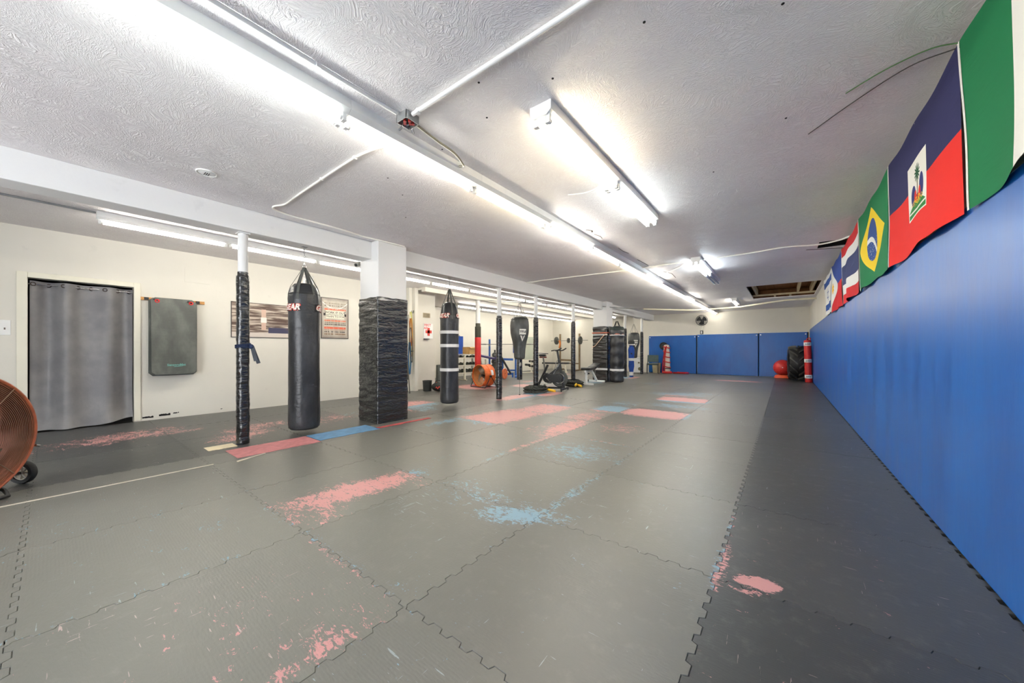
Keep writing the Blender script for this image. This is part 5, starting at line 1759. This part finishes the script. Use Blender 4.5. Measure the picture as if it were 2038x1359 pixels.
for x in (-0.72, -0.02, 0.64):
    R_ = 0.20 if x != -0.02 else 0.13
    pl = MB().cyl((x - 0.03, 0, 0), (x + 0.03, 0, 0), R_, n=30).cyl((x - 0.045, 0, 0), (x + 0.045, 0, 0), R_ * 0.3, n=20)
    obj('plate', pl, M_iron, b2, smooth=True)
ob = MB()
for k in range(9):
    q = k / 8
    ob.bar((0.05 * sin(q * 3), 0, -0.02 - 0.35 * q), (0.05 * sin((q + 0.125) * 3), 0, -0.02 - 0.35 * (q + 0.125)), 0.10 - 0.03 * q, 0.02, (0, 1, 0))
o = tag(obj('resistance_band', ob, M_ob), 'bunched orange band draped on the squat stand post', 'exercise band')
o.location = (-9.22, 16.03, 1.55)
fb = thing('flat_bench', 'black padded flat bench in the back of the weights area', 'bench', (-8.35, 14.2, 0), radians(20))
obj('pad', MB().box(-0.62, 0.62, -0.14, 0.14, 0.40, 0.47), M_black_plastic, fb, bevel=0.02)
for x in (-0.48, 0.48):
    obj('leg', MB().bar((x, 0, 0.03), (x * 0.9, 0, 0.40), 0.05, 0.05), M_rackw, fb)
    obj('foot', MB().box(x - 0.03, x + 0.03, -0.24, 0.24, 0, 0.035), M_rackw, fb)
sb = thing('ab_bench', 'low white bench frame with black foam rollers by the back wall', 'bench', (-9.35, 13.2, 0), radians(60))
obj('frame', MB().bar((-0.4, 0, 0.02), (0.5, 0, 0.02), 0.05, 0.04).bar((0.3, 0, 0.02), (0.3, 0, 0.55), 0.05, 0.05).bar((-0.35, -0.2, 0.02), (-0.35, 0.2, 0.02), 0.05, 0.04), M_rackw, sb)
for (x, z) in ((0.3, 0.52), (0.3, 0.30), (0.1, 0.36)):
    obj('roller', MB().cyl((x, -0.2, z), (x, -0.06, z), 0.05, n=14).cyl((x, 0.06, z), (x, 0.2, z), 0.05, n=14).cyl((x, -0.2, z), (x, 0.2, z), 0.012, n=8), M_black_plastic, sb, smooth=True)
mr = thing('wall_mirror', 'narrow pale green mirror panel on the back wall', 'mirror', (XA, 14.85, 0.55))
obj('glass', MB().box(0.003, 0.008, -0.5, 0.5, 0, 1.15), mat('greenish_mirror', lin(214, 222, 206), 0.15, 0.35, var=0.02), mr)
obj('trim', MB().box(0.0, 0.012, -0.52, -0.5, -0.01, 1.16).box(0.0, 0.012, 0.5, 0.52, -0.01, 1.16).box(0.0, 0.012, -0.52, 0.52, 1.15, 1.17), M_rackw, mr)
wr = thing('wall_rack', 'blue wall pad with small black pegs on the back wall', 'wall rack', (XA, 13.6, 0.9))
obj('pad', MB().box(0.0, 0.06, -0.16, 0.16, 0.0, 0.65), M_bluefab, wr, bevel=0.01)
obj('peg', MB().bar((0.06, 0.1, 0.02), (0.16, 0.22, -0.05), 0.03, 0.03).bar((0.16, 0.22, -0.05), (0.18, 0.24, -0.28), 0.03, 0.03), M_black_plastic, wr)

# ================================================================== EXERCISE BIKE
bk = thing('exercise_bike', 'black spinning bike standing between two wrapped poles', 'exercise bike', (-4.88, 8.08, 0), radians(12))
# local x forward, y to the left
K = M_black_metal
obj('front_stabiliser', MB().bar((0.36, -0.30, 0.05), (0.36, 0.30, 0.05), 0.05, 0.05), K, bk, bevel=0.006)
obj('rear_stabiliser', MB().bar((-0.42, -0.26, 0.05), (-0.42, 0.26, 0.05), 0.05, 0.05), K, bk, bevel=0.006)
for (x, y) in ((0.36, -0.29), (0.36, 0.29), (-0.42, -0.25), (-0.42, 0.25)):
    obj('levelling_foot', MB().cyl((x, y, 0.0), (x, y, 0.03), 0.022, 0.014, 12), M_rubber, bk, smooth=True)
obj('frame', MB().bar((-0.42, 0, 0.05), (0.36, 0, 0.07), 0.06, 0.05).bar((-0.40, 0, 0.06), (-0.10, 0, 0.66), 0.06, 0.05).bar((0.34, 0, 0.06), (0.20, 0, 0.80), 0.06, 0.06).bar((-0.12, 0, 0.34), (0.22, 0, 0.60), 0.05, 0.07), K, bk, bevel=0.006)
obj('seat_post', MB().bar((-0.18, 0, 0.50), (-0.235, 0, 0.86), 0.035, 0.035), M_steel, bk)
obj('seat_slider', MB().bar((-0.34, 0, 0.86), (-0.14, 0, 0.86), 0.03, 0.04), mat('red_brown_metal', lin(126, 66, 56), 0.5), bk)
sd = MB()
sd.grid(lambda u, v: (-0.36 + 0.26 * u, (v - 0.5) * (0.19 - 0.13 * smooth01(u * 1.2)), 0.945 + 0.02 * sin(pi * v) + 0.015 * (1 - u)), 10, 8)
sd.grid(lambda u, v: (-0.36 + 0.26 * u, (0.5 - v) * (0.19 - 0.13 * smooth01(u * 1.2)), 0.905 + 0.0 * u), 10, 8)
obj('saddle', sd, M_black_plastic, bk, smooth=True)
obj('saddle_shell', MB().box(-0.345, -0.16, -0.06, 0.06, 0.885, 0.94), M_black_plastic, bk, bevel=0.02)
obj('stem', MB().bar((0.205, 0, 0.78), (0.155, 0, 1.06), 0.045, 0.045), K, bk)
obj('handlebar', MB().tube(smooth_path([(0.34, -0.20, 1.10), (0.22, -0.22, 1.04), (0.14, -0.12, 1.05), (0.14, 0.12, 1.05), (0.22, 0.22, 1.04), (0.34, 0.20, 1.10)], 6), 0.016, 10).tube([(0.14, -0.12, 1.05), (0.05, -0.17, 1.03)], 0.014, 8).tube([(0.14, 0.12, 1.05), (0.05, 0.17, 1.03)], 0.014, 8), M_black_plastic, bk, smooth=True)
obj('flywheel', MB().cyl((0.22, -0.018, 0.31), (0.22, 0.018, 0.31), 0.215, n=40).ring((0.22, 0, 0.31), (0, 1, 0), 0.20, 0.026, 40, 8), M_iron, bk, smooth=True)
obj('flywheel_ring', MB().ring((0.22, -0.028, 0.31), (0, 1, 0), 0.13, 0.012, 36, 6), M_chrome, bk, smooth=True)
cg = MB()
cc = [(-0.10, 0.31, 0.115), (0.22, 0.31, 0.085)]
out = []
for k in range(13):
    a = pi / 2 + pi * k / 12
    out.append((cc[0][0] + 0.12 * cos(a), cc[0][1] + 0.12 * sin(a)))
for k in range(13):
    a = -pi / 2 + pi * k / 12
    out.append((cc[1][0] + 0.085 * cos(a), cc[1][1] + 0.085 * sin(a)))
m_ = len(out)
cg.add([(x, -0.075, z) for x, z in out] + [(x, -0.035, z) for x, z in out], [tuple(range(m_ - 1, -1, -1)), tuple(range(m_, 2 * m_))] + [(k, (k + 1) % m_, m_ + (k + 1) % m_, m_ + k) for k in range(m_)])
obj('chain_guard', cg, M_black_plastic, bk, bevel=0.006)
obj('crank', MB().bar((-0.10, -0.09, 0.31), (0.0, -0.09, 0.20), 0.012, 0.03).bar((-0.10, 0.09, 0.31), (-0.20, 0.09, 0.42), 0.012, 0.03).cyl((-0.1, -0.1, 0.31), (-0.1, 0.1, 0.31), 0.02), M_chrome, bk)
for (x, y, z) in ((0.0, -0.15, 0.20), (-0.20, 0.15, 0.42)):
    obj('pedal', MB().box(x - 0.05, x + 0.05, y - 0.045, y + 0.045, z - 0.012, z + 0.012), M_black_plastic, bk, bevel=0.005)
obj('bottle_holder', MB().tube([(0.16, -0.06, 0.78), (0.10, -0.06, 0.55)], 0.01, 8).bar((0.22, -0.032, 0.70), (0.06, -0.032, 0.42), 0.004, 0.03), M_chrome, bk)


# ================================================================== BATTLE ROPES
def rope_coil(cx, cy, R0, R1, loops, label, end_dir, seed):
    p = thing('battle_rope', label, 'rope', (cx, cy, 0), 0, 'black battle ropes coiled round poles')
    pts = []
    n = loops * 20
    for k in range(n + 1):
        q = k / n
        a = 2 * pi * loops * q + seed
        lay = q * loops
        R_ = R0 + (R1 - R0) * (0.5 + 0.5 * sin(lay * 2.1)) + 0.03 * ns(lay * 2, seed, a)
        z = 0.024 + 0.024 * lay + 0.012 * (0.5 + 0.5 * sin(a * 2 + lay))
        pts.append((R_ * cos(a), R_ * sin(a), z))
    m = NT('black_twisted_rope')
    v = m.coord()
    w = m.m('SINE', m.sep(m.scale(v, (160, 160, 160), (0.5, 0.6, 0.7)))[0])
    m.bump(w, 0.5, 0.006)
    mm = m.fin(m.mix(m.ramp(w, -1, 1), lin(40, 42, 38), lin(72, 74, 66)), 0.75)
    obj('rope', MB().tube(pts, 0.023, 9), mm, p, smooth=True)
    ex, ey = end_dir
    for s in (0, 1):
        o = Vector((ex * (R1 + 0.0) + s * 0.05 * ey, ey * (R1 + 0.0) - s * 0.07 * ex, 0.055 + 0.03 * s))
        d = Vector((ex * 0.9, ey * 0.9, -0.08)) if s == 0 else Vector((ex * 0.7 + 0.5 * ey, ey * 0.7 - 0.5 * ex, -0.10))
        d.normalize()
        obj('handle_grip', MB().tube([o, o + d * 0.06, o + d * 0.19, o + d * 0.20], [0.028, 0.03, 0.03, 0.024], 14), M_yellow, p, smooth=True)
    return p


rope_coil(-4.90, 7.36, 0.16, 0.30, 6, 'black battle rope with yellow grips coiled round the pole by the bike', (0.80, 0.55), 1)
rope_coil(-4.90, 9.33, 0.16, 0.30, 6, 'black battle rope with yellow grip coiled round the pole by the weight bench', (0.80, -0.55), 4)

# ================================================================== WEIGHT BENCH
wbn = thing('weight_bench', 'adjustable weight bench with black pads and white frame by the far column', 'bench', (-4.78, 10.32, 0), radians(97))
# local x from foot end (near camera) to head end
obj('seat_pad', MB().box(-0.62, -0.02, -0.14, 0.14, 0.45, 0.52), M_black_plastic, wbn, bevel=0.025)
obj('back_pad', MB().bar((0.0, 0, 0.49), (0.62, 0, 0.60), 0.28, 0.07), M_black_plastic, wbn, bevel=0.025)
obj('spine', MB().bar((-0.6, 0, 0.41), (0.05, 0, 0.41), 0.06, 0.06).bar((0.0, 0, 0.40), (0.52, 0, 0.06), 0.06, 0.06), M_white, wbn, bevel=0.004)
obj('front_leg', MB().bar((-0.5, 0, 0.40), (-0.52, 0, 0.03), 0.06, 0.06).bar((-0.52, -0.22, 0.03), (-0.52, 0.22, 0.03), 0.06, 0.05), M_white, wbn, bevel=0.004)
obj('rear_foot', MB().bar((0.56, -0.27, 0.04), (0.56, 0.27, 0.04), 0.06, 0.06), M_white, wbn, bevel=0.004)
for y in (-0.28, 0.28):
    obj('end_cap', MB().box(0.52, 0.60, y - 0.012, y + 0.012, 0.005, 0.075), M_black_plastic, wbn, bevel=0.003)
obj('strut', MB().bar((0.30, 0, 0.22), (0.36, 0, 0.52), 0.035, 0.04), M_steel, wbn)
obj('adjust_pin', MB().cyl((-0.42, -0.07, 0.34), (-0.42, 0.07, 0.34), 0.018).bar((-0.42, 0, 0.28), (-0.42, 0, 0.40), 0.03, 0.05), M_black_plastic, wbn)

# ================================================================== FAR END
# tractor tyre on its tread against the far right corner
ty = thing('tractor_tyre', 'big black tractor tyre standing upright in the far right corner', 'tyre', (0.345, 15.75, 0), radians(4))
RT, WT = 0.60, 0.235
prof = [(0.34, -WT * 0.75), (0.36, -WT * 0.95), (0.46, -WT), (0.50, -WT * 0.97), (0.53, -WT * 0.82), (0.546, -WT * 0.4), (0.55, 0), (0.546, WT * 0.4), (0.53, WT * 0.82), (0.50, WT * 0.97), (0.46, WT), (0.36, WT * 0.95), (0.34, WT * 0.75), (0.34, -WT * 0.75)]
TM = Matrix.Translation((0, 0, RT)) @ Matrix.Rotation(pi / 2, 4, 'Y')
obj('carcass', MB().lathe(prof, 48, close=False).xf(TM), mat('tyre_rubber', lin(24, 24, 24), 0.6, var=0.2), ty, smooth=True)
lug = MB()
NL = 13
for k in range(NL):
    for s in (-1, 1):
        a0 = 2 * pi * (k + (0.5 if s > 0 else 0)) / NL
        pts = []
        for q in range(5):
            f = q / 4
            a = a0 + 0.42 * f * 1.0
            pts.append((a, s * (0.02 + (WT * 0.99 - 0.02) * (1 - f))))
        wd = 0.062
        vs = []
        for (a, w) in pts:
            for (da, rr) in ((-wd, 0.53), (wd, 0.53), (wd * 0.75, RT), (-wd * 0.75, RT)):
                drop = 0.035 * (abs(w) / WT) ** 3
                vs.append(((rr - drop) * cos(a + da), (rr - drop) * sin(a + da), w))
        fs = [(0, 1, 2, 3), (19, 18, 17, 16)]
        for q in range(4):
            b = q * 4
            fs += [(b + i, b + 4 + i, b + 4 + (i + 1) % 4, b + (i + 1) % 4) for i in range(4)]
        o = obj('tread_lug', MB().add(vs, fs).xf(TM), mat('lug_rubber', lin(72, 71, 66), 0.45, var=0.2, vs=9), ty)  # lug rubber set paler than the carcass so the tread stands out
for s in (-1, 1):
    obj('bead_ring', MB().ring((0, 0, 0), (0, 0, 1), 0.35, 0.018, 40, 8).xf(TM @ Matrix.Translation((0, 0, s * WT * 0.86))), M_rubber, ty, smooth=True)

eb_ = thing('exercise_ball', 'shiny red exercise ball beside the tractor tyre', 'ball', (-0.05, 16.74, 0.10))
obj('ball', MB().sphere((0, 0, 0.285), 0.29, 28), mat('red_shiny_rubber', lin(214, 52, 48), 0.3, var=0.06), eb_, smooth=True)
obj('valve', MB().cyl((0.0, -0.288, 0.30), (0.0, -0.296, 0.30), 0.012, n=12), M_tape, eb_)
tag(obj('ball_base', MB().lathe([(0.26, 0), (0.27, 0.01), (0.22, 0.10), (0.18, 0.115), (0.165, 0.10), (0.17, 0.0)], 36), mat('orange_ring_plastic', lin(232, 92, 52), 0.5), smooth=True, origin=None), 'orange ring base under the red exercise ball', 'ball base').location = (-0.05, 16.74, 0)

rb = thing('punching_bag', 'slim red bag with white name bands leaning in the far right corner', 'punching bag', (0.632, 14.97, 0))
tilt = Matrix.Rotation(radians(-1.5), 4, 'Y')
obj('body', MB().lathe([(0.07, 0.0), (0.093, 0.01), (0.096, 0.06), (0.096, 1.30), (0.09, 1.36), (0.05, 1.375)], 26, fn=lambda a, z, q: q * (1 + 0.02 * ns(cos(a) * 2, sin(a) * 2, z * 5))).xf(tilt), M_red, rb, smooth=True)
for z in (0.19, 0.70, 1.24):
    obj('white_band', MB().lathe([(0.0985, z - 0.055), (0.0995, z - 0.053), (0.0995, z + 0.053), (0.0985, z + 0.055)], 26, close=False).xf(tilt), M_tape, rb, smooth=True)
    azr = atan2(-14.98, -0.645)
    marks = MB()
    for q in range(5):
        x0 = -0.06 + q * 0.026
        marks.grid(lambda u, v, x0=x0, q=q: tuple(tilt @ Vector((0.1005 * cos(azr + (x0 + u * 0.016) / 0.1), 0.1005 * sin(azr + (x0 + u * 0.016) / 0.1), z - 0.025 + v * (0.05 - 0.008 * (q % 2))))), 2, 2)
    obj('worn_print', marks, mat('faded_print', lin(120, 112, 100), 0.7), rb)
obj('strap', MB().tube(smooth_path([(-0.05, 0, 1.36), (-0.04, 0, 1.42), (0.04, 0, 1.43), (0.02, 0, 1.36)], 5), 0.012, 8), M_red, rb, smooth=True)

# wall fan and socket on the far wall
wf = thing('wall_fan', 'black round wall fan high on the far wall', 'fan', (-2.79, YF, 2.30))
obj('arm', MB().bar((0, 0, -0.05), (0, -0.12, 0.0), 0.05, 0.05).box(-0.06, 0.06, -0.02, 0, -0.14, 0.02), M_black_plastic, wf)
gm = MB()
for y, sc_ in ((-0.13, 1.0), (-0.26, 1.0)):
    for k in range(9):
        gm.ring((0, y - (0.03 * (1 - (k / 8) ** 2) if y < -0.2 else -0.02 * (1 - (k / 8) ** 2)), 0), (0, 1, 0), 0.045 + 0.175 * k / 8, 0.0022, 36, 4)
gm.ring((0, -0.195, 0), (0, 1, 0), 0.222, 0.009, 40, 6)
for k in range(12):
    a = 2 * pi * k / 12
    gm.tube([(0.04 * cos(a), -0.29, 0.04 * sin(a)), (0.15 * cos(a), -0.28, 0.15 * sin(a)), (0.222 * cos(a), -0.25, 0.222 * sin(a)), (0.222 * cos(a), -0.14, 0.222 * sin(a))], 0.0024, 4)
obj('guard', gm, M_black_metal, wf)
obj('hub', MB().cyl((0, -0.10, 0), (0, -0.24, 0), 0.045, n=18), M_black_plastic, wf, smooth=True)
for k in range(3):
    a0 = 2 * pi * k / 3 + 0.5
    obj('blade', MB().grid(lambda u, v, a0=a0: ((0.04 + 0.15 * u) * cos(a0 + (v - 0.5) * 1.3), -0.195 - (v - 0.5) * 0.05, (0.04 + 0.15 * u) * sin(a0 + (v - 0.5) * 1.3)), 6, 6), M_black_plastic, wf, smooth=True)
so = thing('wall_socket', 'small dark framed wall socket under the wall fan', 'socket', (-2.82, YF, 1.80))
obj('plate', MB().box(-0.06, 0.06, -0.02, 0, -0.08, 0.08), M_black_plastic, so, bevel=0.004)
obj('face', MB().box(-0.03, 0.02, -0.024, -0.018, -0.055, 0.055), M_tape, so)
tag(obj('fan_cord', MB().tube(smooth_path([(-2.80, YF - 0.02, 2.2), (-2.79, YF - 0.025, 2.05), (-2.82, YF - 0.03, 1.88)], 5), 0.006, 6), M_cord, smooth=True, origin=(-2.8, YF - 0.02, 2.2)), 'short cord hanging from the wall fan to the socket', 'cable')

# striped training dummy leaning on the far wall, with straps heaped at its base
dm = thing('training_dummy', 'white padded training column laced with red straps against the far wall', 'training dummy', (-4.13, 16.78, 0), radians(-10))
lean = Matrix.Rotation(radians(3.4), 4, 'X')
M_cream = mat('cream_canvas', lin(228, 216, 200), 0.7, var=0.1)
obj('column', MB().lathe([(0.10, 0.08), (0.13, 0.10), (0.125, 0.8), (0.115, 1.2), (0.10, 1.26), (0.04, 1.28)], 26).xf(Matrix.Translation((0, -0.03, 0)) @ lean), M_cream, dm, smooth=True)
lace = MB()
for z in (0.30, 0.52, 0.74, 0.96, 1.16):
    lace.ring((0, -0.03 - 0.06 * z, z), (0.25, 0, 1), 0.136, 0.024, 26, 6)
lace.tube([(-0.06, -0.17, 0.08), (-0.03, -0.21, 0.7), (0.05, -0.23, 1.22)], 0.024, 6).tube([(-0.17, -0.14, 0.05), (-0.11, -0.19, 0.6), (0.0, -0.23, 1.18)], 0.022, 6)
obj('red_strap', lace, M_red, dm, smooth=True)
obj('black_band', MB().ring((0, -0.03, 0.22), (0, 0, 1), 0.134, 0.02, 26, 6), M_black_plastic, dm, smooth=True)
obj('base_pad', MB().lathe([(0.20, 0.0), (0.22, 0.03), (0.19, 0.09), (0.10, 0.10)], 26, c=(0, -0.03)), M_red, dm, smooth=True)
kp = tag(obj('kick_shield', MB().cyl((0, 0.0, 0), (0, 0.05, 0), 0.17, n=28).ring((0, 0, 0), (0, 1, 0), 0.15, 0.025, 28, 8), M_black_plastic, smooth=True), 'round black pad hung on the far blue pad behind the dummy top', 'kick pad')
kp.location = (-4.36, YF - 0.105, 1.22)
st_ = MB()
r5 = random.Random(5)
for k in range(6):
    pts = [(r5.uniform(-0.1, 0.55), r5.uniform(-0.16, 0.10), 0.014 + 0.012 * k) for _ in range(5)]
    st_.tube(smooth_path(sorted(pts), 4), 0.014, 6)
o = tag(obj('strap_heap', st_, M_red, smooth=True), 'heap of red straps on the floor beside the laced dummy', 'straps')
o.location = (-3.80, 16.80, 0)

# chair, beige bin, white appliance, tall blue gear
ch = thing('stacking_chair', 'grey green stacking chair near the far left corner', 'chair', (-4.62, 16.22, 0), radians(200))
M_chair = mat('grey_green_vinyl', lin(98, 116, 112), 0.5, var=0.1)
# local: faces -y before rotation
obj('seat', MB().box(-0.235, 0.235, -0.23, 0.23, 0.40, 0.455), M_chair, ch, bevel=0.03)
obj('backrest', MB().grid(lambda u, v: ((u - 0.5) * 0.44, 0.24 + 0.05 * v - 0.03 * (1 - (2 * u - 1) ** 2) * -1, 0.52 + 0.30 * v), 10, 6).grid(lambda u, v: ((0.5 - u) * 0.44, 0.275 + 0.05 * v + 0.03 * (1 - (2 * u - 1) ** 2), 0.52 + 0.30 * v), 10, 6), M_chair, ch, smooth=True)
for s in (-1, 1):
    obj('leg', MB().tube([(s * 0.22, -0.20, 0.41), (s * 0.23, -0.23, 0.0)], 0.011, 8), M_black_metal, ch, smooth=True)
    obj('leg', MB().tube([(s * 0.21, 0.30, 0.80), (s * 0.22, 0.23, 0.45), (s * 0.23, 0.26, 0.0)], 0.011, 8), M_black_metal, ch, smooth=True)
obj('frame', MB().tube([(-0.22, -0.2, 0.39), (0.22, -0.2, 0.39)], 0.01, 8).tube([(-0.22, 0.2, 0.39), (0.22, 0.2, 0.39)], 0.01, 8), M_black_metal, ch)
bn = tag(obj('waste_bin', MB().lathe([(0.15, 0), (0.155, 0.01), (0.185, 0.42), (0.195, 0.42), (0.195, 0.45), (0.175, 0.45), (0.14, 0.02)], 28), mat('beige_plastic', lin(196, 186, 152), 0.5, var=0.08), smooth=True), 'beige plastic waste bin on the floor behind the grey chair', 'bin')
bn.location = (-4.62, 16.84, 0)
ap = thing('drawer_cart', 'white plastic cabinet with round dark vents beyond the blue gear', 'cabinet', (-5.30, 16.20, 0), radians(25))
obj('body', MB().box(-0.24, 0.24, -0.2, 0.2, 0.02, 0.66), M_white, ap, bevel=0.02)
obj('lid', MB().box(-0.25, 0.25, -0.21, 0.21, 0.66, 0.70), M_white, ap, bevel=0.01)
for (x, z, r_) in ((0.10, 0.20, 0.075), (0.06, 0.47, 0.04), (0.17, 0.45, 0.045)):
    obj('vent', MB().cyl((x, -0.204, z), (x, -0.198, z), r_, n=20), mat('olive_vent', lin(112, 106, 76), 0.6), ap)
bg = thing('strapped_bag', 'tall blue padded bag with black top and white tape beside a pole', 'training bag', (-4.70, 13.72, 0))
obj('body', MB().lathe([(0.05, 0.0), (0.07, 0.02), (0.08, 0.25), (0.105, 0.42), (0.10, 0.60), (0.112, 0.85), (0.118, 1.05), (0.10, 1.14), (0.06, 1.20), (0.08, 1.26)], 24, fn=lambda a, z, q: q * (1 + 0.08 * ns(cos(a) * 2, sin(a) * 2, z * 7))), M_bluefab, bg, smooth=True)
obj('black_top', MB().lathe([(0.08, 1.26), (0.12, 1.28), (0.13, 1.36), (0.10, 1.41), (0.02, 1.42)], 20, fn=lambda a, z, q: q * (1 + 0.10 * ns(cos(a) * 3, sin(a) * 3, z * 9))), M_black_plastic, bg, smooth=True)
for (z, hh) in ((1.25, 0.02), (0.68, 0.05), (0.13, 0.07)):
    obj('tape_band', MB().lathe([(0.118 if z > 0.5 else 0.085, z - hh), (0.12 if z > 0.5 else 0.087, z + hh)], 22, close=False), M_tape, bg, smooth=True)
obj('buckle', MB().box(0.02, 0.07, -0.125, -0.10, 0.88, 0.93), M_black_plastic, bg)
wp = thing('foam_stick', 'thin white pole with dark head leaning beside the strapped bag', 'pole', (-4.98, 12.35, 0))
obj('shaft', MB().cyl((0, 0, 0), (0.02, 0.02, 1.46), 0.03, n=12), M_white, wp, smooth=True)
obj('head', MB().cyl((0.02, 0.02, 1.36), (0.024, 0.024, 1.62), 0.05, n=14), mat('olive_black_wrap', (0, 0, 0)), wp, smooth=True)
